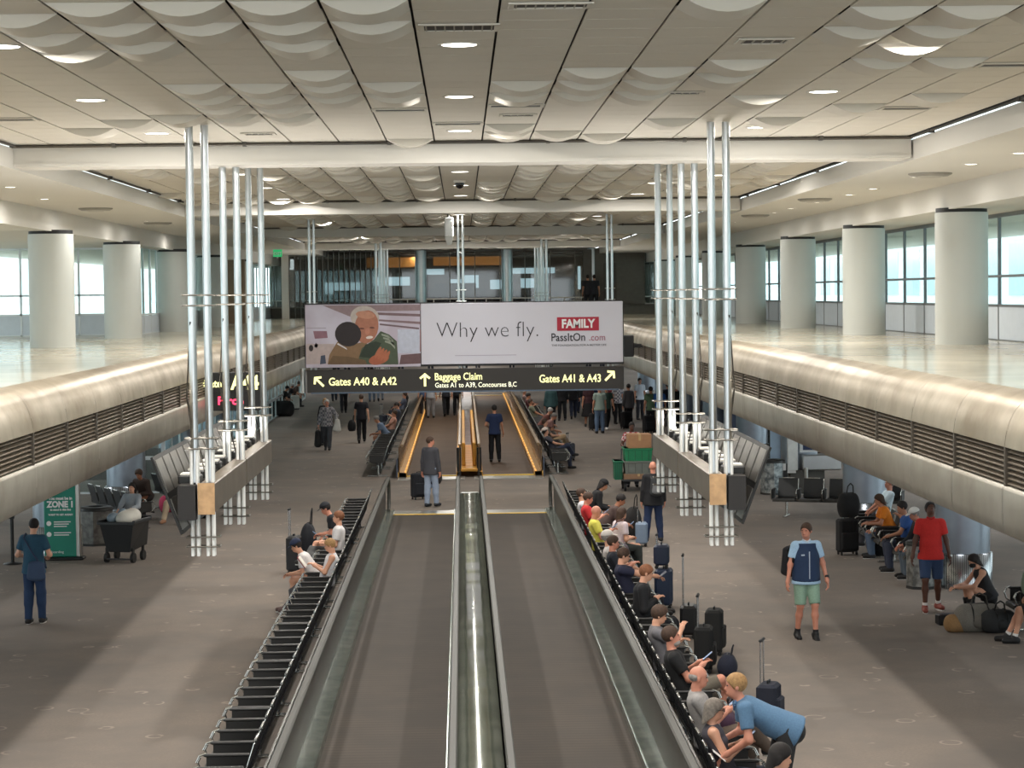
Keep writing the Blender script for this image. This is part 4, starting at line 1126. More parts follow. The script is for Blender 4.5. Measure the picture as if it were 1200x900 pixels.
def suitcase(x, y, rz, label, col, h=.55, w=.36, d=.24, handle=.42, ribs=True, soft=False, hc=(30, 30, 32), group=None, z=0):
    t = thing('suitcase', label, 'suitcase', (x, y, z), R(rz), group)
    m = mat(col, .45 if not soft else .85, amt=.1, scale=10, kind='fabric' if soft else 'plain')
    b = MB(); b.box(-w/2, w/2, -d/2, d/2, .06, .06+h, bev=.035)
    if ribs:
        for k in range(5): xx = -w/2+.05+k*(w-.1)/4; b.box(xx-.008, xx+.008, -d/2-.008, d/2+.008, .10, .02+h, bev=.004)
    b.build('shell', m, t)
    if soft: b = MB(); b.box(-w/2+.03, w/2-.03, -d/2-.05, -d/2+.02, .12, .06+h*.6, bev=.02); b.build('front_pocket', m, t)
    b = MB(); b.tube([(-.06, 0, .06+h), (-.06, 0, .09+h), (.06, 0, .09+h), (.06, 0, .06+h)], .012); b.build('carry_handle', mat(hc, .5), t)
    if handle:
        b = MB(); b.tube([(-.09, d/2-.04, .04+h), (-.09, d/2-.04, .06+h+handle), (.09, d/2-.04, .06+h+handle), (.09, d/2-.04, .04+h)], .010); b.build('pull_handle', mat((196, 196, 196), .25, .9, amt=0), t)
        b = MB(); b.box(-.11, .11, d/2-.06, d/2-.02, .045+h+handle, .085+h+handle, bev=.012); b.build('grip', mat(hc, .5), t)
    for sx_ in (-1, 1):
        for sy in (-1, 1):
            b = MB(); b.cyl((sx_*(w/2-.05)-.012, sy*(d/2-.04), .03), (sx_*(w/2-.05)+.012, sy*(d/2-.04), .03), .03, .03, 10); b.box(sx_*(w/2-.05)-.018, sx_*(w/2-.05)+.018, sy*(d/2-.04)-.015, sy*(d/2-.04)+.015, .035, .07); b.build('wheel', mat((20, 20, 20), .5), t)
    return t
def softbag(x, y, rz, label, col, L=.5, w=.28, h=.3, cat='bag', name='duffel_bag', z=0, strap=True, group=None, tip=0.):
    t = thing(name, label, cat, (x, y, z), R(rz), group); m = mat(col, .85, kind='fabric', amt=.2)
    T = Blob(.08); T.econe((-L*.34, 0, h*.48), (L*.34, tip, h*.48), (0, 1, 0), (w*.5, h*.5), (w*.46, h*.48)); T.ball((-L*.2, 0, h*.35), (L*.3, w*.52, h*.38)); T.ball((L*.2, 0, h*.3), (L*.3, w*.5, h*.34)); T.cut((0, 0, .003), (0, 0, -1))
    net('bag_body', T, .02, m, t)
    if name == 'rucksack':
        T = Blob(.04); T.ball((0, -w*.48, h*.38), (L*.26, .06, h*.24)); T.cut((0, 0, .02), (0, 0, -1)); net('front_pocket', T, .018, mat(tuple(int(v*.85) for v in col), .85), t)
        for s_ in (-1, 1): b = MB(); b.tube([(s_*L*.2, -w*.35, .06), (s_*L*.2, -w*.56, h*.4), (s_*L*.2, -w*.42, h*.8), (s_*L*.2, 0, h*1.0), (s_*L*.2, w*.4, h*.7)], .013); b.build('side_strap', mat((26, 26, 26), .7), t)
    if strap:
        b = MB(); b.tube([(-L*.22, -.05, h*.9), (-L*.16, -.07, h*1.25), (0, -.08, h*1.36), (L*.16, -.07, h*1.25), (L*.22, -.05, h*.9)], .012); b.build('strap', mat(tuple(int(v*.6) for v in col), .7), t)
        b = MB(); b.box(-L*.3, L*.3, -.008, .008, h*.96, h*.99); b.build('zip', mat((30, 30, 30), .5), t)
    return t

RX, LX = 2.52, -2.31          # hips of people on the right and left benches
def hx(px, py, hh=1.2): p = at(px, py, hh); return p
def rrow(label, px, py, pose='sit', hip=RX, dy=0., **k):
    p = at(px, py, k.pop('hh', 1.22)); return person(label, hip, p.y+dy, k.pop('face', -90), pose, **k)
def lrow(label, px, py, pose='sit', hip=LX, **k):
    p = at(px, py, k.pop('hh', 1.22)); return person(label, hip, p.y, k.pop('face', 90), pose, **k)
def ground(label, px, py, face, pose='stand', **k):
    p = at(px, py, 0); return person(label, p.x, p.y, face, pose, **k)

# --- left floor
p = ground('person in teal shirt and jeans seen from behind with crossbody bag', 41, 731, -6, 'stand', h=1.74, skin='f', hc='dark', tc=(44, 84, 108), bc=(36, 58, 92), yaw=-8, nod=14, WL=(-.17, .24, 1.08), WR=(.17, .26, 1.08), AL=(-.10, -.02, .08), AR=(.10, .08, .08), fat=1.04)
t = thing('crossbody_bag', 'navy crossbody bag on the back of the person in teal', 'bag'); t.location = p['M'].translation; t.rotation_euler.z = R(-6)
T = Blob(.05); T.econe((.10, -.20, .78), (.10, -.20, 1.0), (1, 0, 0), (.16, .06), (.13, .05)); net('bag_body', T, .016, mat((54, 72, 100), .8), t)
b = MB(); b.tube([(.16, -.19, 1.0), (.02, -.165, 1.2), (-.12, -.12, 1.42), (-.13, .02, 1.47), (-.06, .17, 1.3), (.14, .16, .98), (.22, -.05, .92)], .014); b.build('strap', mat((50, 66, 92), .8), t)
p = person('woman in grey shirt and cream trousers sitting beside the rubbish cart', -7.25, 46.3, 165, 'sit', h=1.62, P=(0, 0, .60), skin='f', hair='bob', hc='dark', tc=(150, 158, 166), top='long', bc=(204, 196, 180), shoe=(150, 110, 90), WL=(-.16, .30, .78), WR=(.14, .34, .76), AL=(-.20, .50, .08), AR=(.05, .62, .12), nod=8, yaw=-10)
person('person in dark top and beige trousers lying against black luggage', -6.75, 50.2, 165, 'sit', h=1.7, skin='f', hair='full', hc='dark', tc=(40, 40, 44), top='long', bc=(196, 176, 150), shoe=(176, 130, 100), lean=-25, tilt=-25, AL=(-.3, .55, .08), AR=(.1, .62, .1))
person('person in brown with curly hair slumped behind the cart woman', -7.6, 51.2, 160, 'leanf', h=1.7, skin='t', hair='full', hc='brown', tc=(70, 56, 50), top='long', bc=(50, 46, 46))
p = ground('man in plaid shirt walking with a black bag and a white sack', 384, 528, 178, 'walk2', h=1.80, skin='r', hair='short', hc='white', tc=(160, 156, 158), tk='plaid', tc2=(104, 104, 110), top='long', bc=(70, 72, 78), fat=1.08, WL=(-.30, .12, .98), WR=(.30, .0, .80))
q = p['M'] @ Vector((.32, 0, .55)); t = thing('garment_bag', 'black bag hanging from the hand of the man in plaid', 'bag', (q.x, q.y, .12))
T = Blob(.05); T.econe((0, 0, .08), (0, 0, .52), (1, 0, 0), (.13, .09), (.09, .07)); net('bag_body', T, .02, mat((20, 20, 22), .7), t)
b = MB(); b.tube([(-.05, 0, .52), (-.03, 0, .66), (.03, 0, .66), (.05, 0, .52)], .010); b.build('handle', mat((20, 20, 22), .7), t)
q = p['M'] @ Vector((-.33, .15, .75)); t = thing('white_sack', 'white sack carried at the side of the man in plaid', 'bag', (q.x, q.y, .62))
T = Blob(.05); T.econe((0, 0, .10), (.02, 0, .42), (1, 0, 0), (.15, .09), (.08, .05)); net('bag_body', T, .02, mat((214, 212, 206), .7), t)
b = MB(); b.tube([(-.03, 0, .42), (0, 0, .54), (.04, 0, .42)], .010); b.build('handle', mat((200, 198, 192), .7), t)
person('woman in black jacket walking just behind the man in plaid', -4.85, 75.0, 180, 'walk', h=1.72, skin='f', hair='long', hc='blond', tc=(34, 34, 38), top='jacket', bc=(44, 44, 50))
p = ground('man in black T-shirt walking away with a backpack in his left hand', 424, 519, 2, 'walk', h=1.78, skin='f', hc='brown', tc=(26, 26, 34), bc=(24, 24, 28))
q = p['M'] @ Vector((-.34, .1, .6)); softbag(q.x, q.y, 80, 'black bag held by the man walking away in black', (22, 22, 26), L=.42, w=.22, h=.42, z=.42)
for px, py, fc, lb, tcx, bcx in [(403, 484, 185, 'distant person in dark suit under the sign at left', (30, 30, 36), (34, 34, 40)), (392, 470, 5, 'distant person in navy clothes walking under the gate letters', (40, 46, 60), (40, 44, 54)),
                                 (436, 471, 180, 'distant person in pale blue jeans under the left sign', (160, 150, 140), (130, 146, 170)), (446, 470, 0, 'distant person with white trainers left of the far seats', (190, 180, 170), (150, 160, 176))]:
    ground(lb, px, py, fc, 'walk', tc=tcx, bc=bcx, hc='dark')
for px, py, fc, lb, tcx, hcx in [(327, 484, -70, 'distant seated person in black beside left luggage', (28, 28, 32), 'dark'), (334, 480, -60, 'distant seated person with pale hair on the left side', (60, 56, 60), 'white'), (341, 477, -80, 'distant seated person with brown hair by white case', (84, 62, 54), 'brown')]:
    ground(lb, px, py, fc, 'leanf', tc=tcx, bc=(34, 34, 38), hc=hcx)
q = at(346, 480); suitcase(q.x, q.y, 10, 'white case beside distant seated people on the left', (214, 212, 206), h=.6, w=.40, handle=0)
q = at(330, 488); softbag(q.x, q.y, 10, 'large black bag on the floor at far left', (20, 20, 22), L=1.0, w=.5, h=.7, strap=True)
# --- on the walkways
p = ground('man in dark grey jacket and pale jeans standing between the walkways', 505, 594, -32, 'stand', h=1.77, skin='r', hc='brown', tc=(66, 66, 72), top='jacket', bc=(150, 164, 186), yaw=52, shoe=(30, 36, 44), AL=(-.08, -.05, .08), AR=(.10, .10, .08), WL=(-.24, .0, .84))
q = at(491, 586); suitcase(q.x, q.y+.2, 30, 'black suitcase leaning beside the man in dark grey jacket', (26, 28, 36), h=.62, w=.40, soft=True, handle=0)
q = at(509, 584); softbag(q.x, q.y+.25, 40, 'small black bag behind the man in pale jeans', (26, 26, 30), L=.3, h=.34, z=.35)
p = ground('man in navy T-shirt standing on the far right walkway, seen from behind', 580, 543, 3, 'stand', h=1.80, skin='m', hc='dark', tc=(30, 46, 82), bc=(22, 24, 30), z=.045, WR=(.27, .10, .86), WL=(-.17, .22, 1.05), AL=(-.11, 0, .08), AR=(.13, -.04, .08))
for px, py, fc, lb, tcx, bcx, ps in [(536, 488, 0, 'person in black clothes on the far left walkway, right-most', (22, 22, 28), (20, 20, 24), 'stand'), (523, 489, 5, 'person in black trousers in the middle of the far left walkway', (26, 26, 34), (24, 24, 28), 'walk'),
                                     (505, 491, 0, 'person in pale trousers on the far left walkway', (170, 170, 176), (150, 148, 150), 'stand'), (497, 489, 180, 'person in blue shirt on the left edge of the far walkway', (86, 104, 140), (60, 58, 60), 'stand')]:
    ground(lb, px, py, fc, ps, tc=tcx, bc=bcx, hc='dark', z=.045)
# --- left bench, near
p = lrow('man in black cap and black shirt leaning forward on the left bench', 392, 590, 'leanf', h=1.78, skin='r', hc='dark', cap=(24, 26, 34), tc=(24, 24, 30), bc=(40, 42, 50), hip=-2.30)
phone(p, 'R', 'phone held by the man in the black cap')
p = lrow('young man with brown hair in white T-shirt on the left bench', 400, 606, 'cross', h=1.76, skin='f', hc='red', tc=(226, 222, 222), bc=(96, 96, 96), lean=-4)
p = lrow('person in navy cap bent over beside the woman reading', 384, 628, 'leanf', h=1.68, skin='f', hc='dark', cap=(34, 44, 74), tc=(232, 228, 228), bc=(92, 92, 96), hip=-2.46)
p = lrow('woman in white tank top reading a red book on the left bench', 394, 632, 'phone', h=1.66, skin='f', hair='short', hc='blond', top='tank', tc=(232, 230, 234), bc=(34, 44, 66), shoe=(92, 70, 66), AL=(-.08, .66, .10), AR=(.06, .72, .10), KL=(0, .6, .8))
c_ = p['M'] @ Vector((0, .42, .90)); t = thing('book', 'open red covered book held by the woman in white', 'book', c_, R(90))
b = MB(); b.add([(-.15, -.0, -.1), (0, .03, -.1), (0, .03, .1), (-.15, 0, .1)], [(0, 1, 2, 3)]); b.box(-.15, -.003, .0, .012, -.11, .11); b.box(.003, .15, .0, .012, -.11, .11); b.build('cover', mat((140, 36, 44), .6), t).rotation_euler.x = R(-35)
b = MB(); b.box(-.14, .14, -.014, -.001, -.1, .1); b.build('pages', mat((236, 232, 222), .7), t).rotation_euler.x = R(-35)
q = at(345, 672); suitcase(q.x, q.y, 85, 'black suitcase with raised handle left of the reading woman', (22, 22, 26), h=.66, w=.40, handle=.50)
q = at(362, 655); softbag(q.x, q.y, 80, 'black upright bag behind the black suitcase on the left', (26, 28, 36), L=.3, w=.28, h=.75, name='tote_bag')
# --- left far bench
for px, py, lb, tcx, hcx, ps in [(473, 462, 'seated person in grey on the left far bench near the sign', (90, 94, 110), 'brown', 'sit'), (471, 474, 'seated person in dark top with folded arms on left far bench', (60, 64, 76), 'dark', 'phone'),
                                 (467, 483, 'seated woman in pink top leaning back on left far bench', (214, 160, 140), 'brown', 'sit'), (459, 487, 'seated person in denim jacket at front of left far bench', (104, 122, 146), 'grey', 'leanf'), (479, 458, 'seated person in black farthest along the left bench', (36, 34, 40), 'dark', 'sit')]:
    lrow(lb, px, py, ps, tc=tcx, hc=hcx, bc=(44, 48, 60), hip=-2.52)
q = at(449, 506); suitcase(q.x, q.y, 60, 'dark suitcase in front of the left far bench', (34, 38, 50), h=.6, handle=.4)
# --- right bench, near
p = rrow('person in black cap leaning forward at the far end of right bench', 697, 562, 'leanf', skin='m', hair='bob', hc='dark', cap=(22, 22, 26), tc=(26, 26, 30), top='long', bc=(40, 40, 48), hip=2.62)
p = rrow('man in brown polo leaning forward over his phone', 713, 576, 'leanf', skin='t', hc='dark', tc=(78, 62, 58), bc=(110, 96, 80), hip=2.74, fat=1.15, dy=-.6)
phone(p, 'R', 'phone in the hands of the man in brown')
p = rrow('person with dark hair and white shirt behind the man in red', 679, 577, 'sit', skin='f', hc='brown', tc=(222, 220, 224), bc=(60, 60, 70))
p = rrow('man in red T-shirt looking at his phone on right bench', 686, 583, 'phone', skin='r', hc='brown', tc=(200, 44, 48), bc=(60, 56, 80), h=1.78)
phone(p, 'R', 'phone in the hands of the man in red T-shirt')
p = rrow('bald man in yellow T-shirt looking at his phone', 687, 598, 'phone', skin='r', hair='bald', tc=(226, 216, 92), bc=(96, 88, 96), fat=1.1)
phone(p, 'R', 'phone in the hands of the man in yellow')
q0 = at(722, 600, 1.15)
p = person('woman with long brown hair in pale pink top with a strap', q0.x, q0.y, -62, 'sit', h=1.70, skin='f', hair='longback', hc='brown', tc=(222, 206, 212), bc=(60, 66, 64), lean=12, P=(0, 0, .50), fat=1.05)
t = thing('shoulder_strap_bag', 'brown strapped shoulder bag of the woman in pale pink', 'bag'); t.location = p['M'].translation; t.rotation_euler.z = R(-62)
T = Blob(.05); T.econe((-.22, .0, .42), (-.22, .05, .60), (0, 1, 0), (.13, .06), (.11, .05)); net('bag_body', T, .016, mat((96, 62, 56), .8), t)
b = MB(); b.tube([(-.20, -.02, .60), (-.06, -.06, .78), (.10, -.05, .98), (.12, .10, 1.03), (.05, .23, .85), (-.18, .12, .60)], .014); b.build('strap', mat((96, 66, 60), .8), t)
q = at(752, 640); suitcase(q.x, q.y, 85, 'small blue grey ribbed suitcase with silver handle on the right', (120, 138, 160), h=.44, w=.34, handle=.30)
q = at(744, 634); softbag(q.x, q.y+.4, 60, 'black bag propped behind the blue grey suitcase', (34, 32, 32), L=.36, h=.7, name='tote_bag')
p = rrow('person in white cap and pale shirt slouched on right bench', 698, 628, 'sit', skin='f', hc='grey', cap=(222, 214, 208), tc=(206, 200, 198), bc=(90, 86, 84), lean=-16)
p = rrow('man in navy shirt and camouflage trousers on the right bench', 711, 634, 'phone', skin='r', hc='brown', tc=(34, 38, 48), bc=(158, 148, 126), bk='camo', bc2=(96, 92, 76), AL=(-.1, .72, .08), AR=(.14, .66, .08), nod=10)
p = rrow('man in glasses and navy polo reaching forward with a tablet', 726, 650, 'phone', skin='f', hc='brown', tc=(34, 36, 60), bc=(38, 40, 50), glasses=True, WL=(-.08, .46, .84), WR=(.10, .50, .86), h=1.78)
phone(p, 'R', 'dark tablet held by the man in glasses', size=(.2, .15), screen=(50, 60, 70))
p = rrow('young man with reddish hair in black jumper on right bench', 737, 673, 'phone', skin='f', hc='red', tc=(22, 22, 26), top='long', bc=(26, 28, 34), h=1.80, nod=14, lean=2)
q = at(778, 712); suitcase(q.x, q.y, 82, 'tall navy suitcase with a smaller navy case stacked above it', (30, 46, 74), h=.60, w=.42, d=.28, handle=.0)
suitcase(q.x-.03, q.y+.02, 82, 'smaller navy case with silver handle on top of tall navy suitcase', (26, 38, 64), h=.34, w=.34, d=.24, handle=.16, z=.66)
p = rrow('boy with full brown hair in grey T-shirt and blue jeans', 757, 716, 'phone', skin='f', hair='full', hc='brown', tc=(112, 110, 114), bc=(74, 104, 142), AL=(-.12, .80, .10), AR=(.10, .88, .10), shoe=(226, 220, 206), h=1.72, WR=(.04, .22, 1.02), KL=(0, .5, 1), KR=(0, .5, 1))
q = at(808, 748); suitcase(q.x, q.y+.1, 82, 'black suitcase with tall thin handle nearest the jeans', (24, 24, 26), h=.44, w=.40, handle=.75)
q = at(828, 792); suitcase(q.x, q.y+.3, 80, 'black soft suitcase with short raised handle beside crossed bare leg', (26, 26, 26), h=.58, w=.40, soft=True, handle=.42)
q = at(843, 775); suitcase(q.x, q.y+.6, 80, 'black suitcase farthest right in the luggage cluster', (28, 28, 28), h=.60, w=.38, soft=True, handle=0)
q = at(858, 792); softbag(q.x-.05, q.y+.1, 80, 'navy patterned small bag on the carpet beside the black luggage', (36, 40, 58), L=.36, h=.30, w=.24)
p = rrow('man with grey beard in black T-shirt with crossed bare leg', 773, 748, 'cross', skin='r', hc='brown', beard='grey', tc=(24, 24, 26), bot='shorts', bc=(112, 104, 92), fat=1.15, h=1.82, shoe=(60, 60, 62), WL=(-.08, .20, .88), WR=(.08, .22, .88))
phone(p, 'R', 'phone held by the bearded man in black')
p = rrow('bald man in grey T-shirt holding a phone on right bench', 790, 793, 'cross', skin='r', hair='fringe', hc='grey', tc=(160, 156, 154), bc=(96, 82, 72), fat=1.1, h=1.78, WL=(-.08, .22, .84), WR=(.08, .22, .86), nod=14, AR=(-.12, .66, .42))
phone(p, 'R', 'white phone held by the bald man in grey', col=(220, 220, 220))
softbag(RX+.25, p['M'].translation.y+.62, 80, 'dark purple bag beside the bald man in grey', (62, 34, 58), L=.5, h=.3, z=.45)
p = rrow('woman with long grey hair holding a phone on the right bench', 816, 823, 'phone', skin='f', hair='long', hc='longgrey', top='tank', tc=(72, 68, 76), bc=(48, 54, 70), h=1.68, nod=16, glasses=True)
phone(p, 'R', 'phone in the hands of the long grey haired woman')
b = MB()
sh = Blob(.05); 
p = rrow('person with dark hair just showing at bottom of picture', 853, 886, 'leanf', skin='f', hair='bob', hc='dark', tc=(30, 30, 36), bc=(40, 44, 56), top='long', lean=14, hh=1.2)
q0 = at(900, 880, .80)
p = person('man in blue polo bending over toward the grey haired woman', 3.08, 20.7, 88, 'stand', h=1.84, skin='r', hc='blond', tc=(92, 126, 158), bc=(44, 44, 46), lean=62, P=(0, -.04, .93), nod=-26, WL=(-.16, .52, .72), WR=(.14, .56, .78), AL=(-.15, -.08, .08), AR=(.14, .12, .08), collar=(84, 116, 150), fat=1.1)
phone(p, 'L', 'papers in the hand of the bending man in blue', col=(226, 224, 220), screen=(220, 216, 210), size=(.12, .16))
q = at(901, 846); suitcase(q.x, q.y, 70, 'dark roller bag with tall silver handle behind bending man', (32, 36, 50), h=.42, w=.36, soft=True, handle=.52)
# --- right far bench
p = rrow('person in white headscarf lying back with phone on far right bench', 634, 507, 'cross', skin='f', hair='short', hc='dark', cap=((214, 200, 190), -1), tc=(70, 70, 80), bc=(46, 52, 72), hip=2.68, h=1.72, lean=-28, hh=1.1)
q = at(668, 540); suitcase(q.x, q.y, 70, 'black and grey suitcase in front of the far right bench', (60, 62, 72), h=.5, handle=.3); person('person in tan trousers with raised knee on far right bench', 2.75, at(640, 500, 1.1).y+1.0, -90, 'cross', skin='f', hc='brown', tc=(120, 110, 100), bc=(178, 150, 116), lean=-20)
for px, py, lb, tcx, hcx, ps in [(641, 484, 'person in striped top leaning forward on far right bench', (150, 110, 104), 'grey', 'leanf'), (631, 478, 'person in red brown top seated on far right bench', (116, 70, 62), 'white', 'leanf'), (624, 470, 'person in khaki seated on far right bench', (124, 124, 104), 'brown', 'sit'),
                                 (620, 463, 'person in maroon top seated on far right bench', (104, 58, 62), 'dark', 'phone'), (613, 458, 'person in pale cap seated farthest on the right bench', (156, 130, 124), 'white', 'sit')]:
    rrow(lb, px, py, ps, tc=tcx, hc=hcx, bc=(70, 66, 66), hip=2.68)
# --- standing crowd on the right
for px, py, fc, lb, kw in [
    (646, 502, 10, 'standing person in dark teal top beside far right bench', dict(tc=(44, 74, 76), bc=(34, 34, 40), top='long', fat=1.1)), (659, 493, 170, 'standing person in all black behind the one in teal', dict(tc=(24, 24, 28), bc=(22, 22, 26), top='jacket')),
    (672, 491, 0, 'standing person in dark jacket and navy jeans under the sign', dict(tc=(28, 26, 32), bc=(34, 40, 60), top='jacket', pose='walk')), (690, 500, 175, 'standing woman in long black skirt and maroon top', dict(tc=(60, 30, 36), bc=(22, 20, 24), bot='skirt', hair='long', hc='dark')),
    (703, 508, 12, 'standing man in cap, pale green shirt and blue jeans', dict(tc=(142, 158, 148), bc=(98, 120, 148), cap=(186, 172, 150), fat=1.15, h=1.82)), (711, 504, 190, 'standing person in dark green with white shoes', dict(tc=(34, 58, 50), bc=(26, 26, 30), shoe=(230, 230, 228), pose='walk')),
    (724, 497, 200, 'standing person in checked shirt and black trousers', dict(tc=(190, 188, 190), tk='plaid', tc2=(110, 108, 116), bc=(22, 22, 26))), (737, 502, 30, 'standing person in grey jacket with black luggage', dict(tc=(78, 76, 78), bc=(24, 24, 28), top='jacket', fat=1.1)),
    (763, 507, 5, 'standing person in olive green shirt near the right pod', dict(tc=(80, 104, 78), bc=(30, 32, 36))), (773, 507, -5, 'standing man in royal blue shirt and khaki shorts', dict(tc=(42, 92, 164), bc=(142, 130, 108), bot='shorts')),
    (681, 484, 180, 'standing person in black coat under gate lettering', dict(tc=(26, 26, 30), bc=(36, 40, 58), top='jacket')), (750, 492, 200, 'standing person in white shirt by the bright windows', dict(tc=(204, 214, 226), bc=(40, 40, 48))),
    (783, 500, 20, 'standing person in navy behind the blue shirted man', dict(tc=(34, 40, 60), bc=(30, 30, 34))), (793, 503, 10, 'standing person in black beside the hanging pod tubes', dict(tc=(24, 24, 28), bc=(26, 26, 30))),
    (716, 487, 185, 'standing person in red top in the back of the crowd', dict(tc=(120, 44, 48), bc=(30, 30, 36))), (698, 484, 0, 'standing person in dark blue at the back of crowd', dict(tc=(36, 50, 78), bc=(30, 32, 40)))]:
    kw.setdefault('hc', 'dark'); ground(lb, px, py, fc, kw.pop('pose', 'stand'), **kw)
for px, py, lb in [(727, 503, 'black roller case by the grey jacketed person'), (753, 508, 'black case left of the olive shirted person'), (690, 505, 'black case at the feet of the woman in long skirt')]:
    q = at(px, py); suitcase(q.x+.25, q.y+.3, 30, lb, (24, 24, 28), h=.6, w=.45, soft=True, handle=.0)
# far lower hall crowd seen between billboard and sign
for i, px in enumerate((372, 395, 407, 430, 452, 470, 505, 545, 560, 600, 640, 690, 706)):
    q = at(px, 433+(i*7) % 9, 0); tcx = [(40, 40, 46), (200, 196, 190), (150, 40, 46), (60, 80, 110), (90, 60, 50), (180, 150, 120), (30, 30, 34)][i % 7]
    person('far distant person number %s wearing %s seen under the billboard' % (ORD[i].split()[0], ['charcoal', 'white', 'red', 'blue', 'brown', 'tan', 'black'][i % 7]), q.x, q.y, [0, 180, 170, 10][i % 4], ['walk', 'stand'][i % 2], tc=tcx, bc=(40, 42, 50), hc='dark', grp='far distant people')
# --- porter with cart
cx, cy = at(748, 576).x, at(748, 576).y
person('porter in red checked shirt pushing the loaded cart', cx-.05, cy+1.35, 180, 'stand', h=1.78, skin='d', hc='dark', tc=(220, 200, 200), tk='plaid', tc2=(170, 60, 70), bc=(40, 40, 46), WL=(-.22, .30, 1.05), WR=(.22, .30, 1.05))
t = thing('flatbed_cart', 'grey flatbed cart carrying boxes pushed by the porter', 'cart', (cx, cy, 0))
b = MB(); b.box(-.42, .42, 0, 1.0, .26, .32, bev=.02); b.build('deck', mat((70, 72, 74), .5, .5), t)
b = MB(); b.tube([(-.36, 1.0, .3), (-.36, 1.08, 1.05), (.36, 1.08, 1.05), (.36, 1.0, .3)], .02); b.build('push_bar', mat((90, 92, 94), .4, .7), t)
for x_ in (-.34, .34):
    for y_ in (.12, .88): b = MB(); b.cyl((x_-.03, y_, .12), (x_+.03, y_, .12), .12, .12, 14); b.box(x_-.04, x_+.04, y_-.03, y_+.03, .12, .27); b.build('wheel', mat((26, 26, 28), .6), t)
def crate(x, y, z, w, d, h, label, col, name='storage_crate', cat='crate', card=False):
    t = thing(name, label, cat, (x, y, z)); b = MB()
    if card: b.box(-w/2, w/2, 0, d, 0, h, bev=.006); b.build('carton', mat(col, .8, amt=.12), t); b = MB(); b.box(-.03, .03, -.002, d+.002, h*.55, h+.002); b.build('tape', mat((196, 164, 116), .4), t)
    else:
        k = .92; vs = [(-w/2*k, .02, 0), (w/2*k, .02, 0), (w/2*k, d-.02, 0), (-w/2*k, d-.02, 0), (-w/2, 0, h), (w/2, 0, h), (w/2, d, h), (-w/2, d, h)]
        b.add(vs, [(3,2,1,0), (0,1,5,4), (1,2,6,5), (2,3,7,6), (3,0,4,7), (4,5,6,7)]); b.build('tub', mat(col, .5, amt=.1), t)
        b = MB(); b.box(-w/2-.02, w/2+.02, -.02, d+.02, h-.05, h, bev=.01); b.build('rim', mat(col, .5, amt=.1), t)
        for k in range(4): b = MB(); b.box(-w*.36+k*w*.24-.01, -w*.36+k*w*.24+.01, -.006, .02, .03, h-.06); b.build('rib', mat(tuple(int(v*.8) for v in col), .5), t)
    return t
crate(cx+.02, cy+.05, .32, .78, .8, .14, 'flat brown carton at the bottom of the cart', (150, 118, 92), 'cardboard_box', 'box', True)
crate(cx+.02, cy+.05, .46, .74, .8, .34, 'grey crate in the middle of the cart stack', (116, 122, 116))
crate(cx+.02, cy+.05, .80, .74, .8, .34, 'bright green crate below the top carton on the cart', (24, 128, 84))
crate(cx+.06, cy+.10, 1.14, .62, .7, .36, 'brown cardboard box on top of the green crate', (176, 132, 96), 'cardboard_box', 'box', True)
crate(cx-.50, cy+.20, .30, .22, .6, .5, 'narrow green crate at the left side of the cart', (30, 116, 84))
# --- bald man with ring shaped backpack
p = ground('bald man in black jacket and jeans standing with his back turned', 766, 635, 4, 'stand', h=1.72, skin='r', hair='bald', tc=(24, 24, 28), top='jacket', bc=(34, 50, 84), fat=1.18, AL=(-.16, 0, .08), AR=(.16, .03, .08), shoe=(30, 30, 34))
backpack(p, 'black and grey backpack worn by the bald man', (52, 54, 56), (112, 114, 116), h=.42, dz=.02, off=.24, shoulder=.04)
# --- right floor
p = ground('man in navy vest and pale green shorts walking with a backpack', 945, 748, 188, 'walk', h=1.80, skin='r', hc='brown', tc=(172, 204, 232), bot='shorts', bc=(142, 172, 152), fat=1.14, yaw=38, WL=(-.30, .06, .86), WR=(.30, .06, .84), AL=(-.10, .14, .08), AR=(.12, -.06, .08), FL=(0, 1, 0), FR=(.1, 1, -.1), lean=1, collar=(214, 226, 238), shoe=(22, 22, 24), sole=(30, 30, 30), sock=(30, 30, 34))
T = Blob(.035); T.econe((0, 0, .86), (0, 0, 1.18), (1, 0, 0), (.212, .182), (.196, .175)); T.econe((0, 0, 1.18), (0, .0, 1.38), (1, 0, 0), (.190, .158), (.168, .125)); T.cut((0, 0, .85), (0, 0, -1)); T.cut((0, 0, 1.41), (0, 0, 1))
net('vest', T, .016, mat((30, 52, 86), .75, kind='fabric', amt=.15), p['o'])
b = MB(); b.box(-.006, .006, .17, .182, .90, 1.30); b.box(.07, .12, .16, .172, 1.24, 1.26); b.build('zip', mat((190, 200, 214), .5), p['o'])
b = MB(); b.cyl((-.30, .06, .90), (-.30, .05, .93), .034, .034, 10); b.build('watch', mat((20, 20, 22), .4), p['o'])
backpack(p, 'black backpack on the back of the man in navy vest', (24, 24, 28), h=.52, w=.40, off=.26, shoulder=.12, dz=-.06)
p = ground('man in bright red polo and navy shorts looking upward', 1091, 716, 172, 'walk', h=1.84, skin='d', hair='short', hc='dark', tc=(214, 48, 44), bot='shorts', bc=(52, 72, 106), fat=1.08, nod=-26, yaw=-14, WL=(-.29, .10, .82), WR=(.29, .04, .82), AL=(-.12, -.14, .09), AR=(.10, .12, .08), FL=(-.4, 1, 0), FR=(0, 1, 0), collar=(196, 36, 36), shoe=(140, 66, 54), sock=(228, 226, 224), lean=-2)
b = MB(); b.cyl((-.29, .09, .86), (-.29, .085, .89), .032, .032, 10); b.build('watch', mat((180, 180, 180), .3, .8), p['o'])
q = at(1168, 726); 
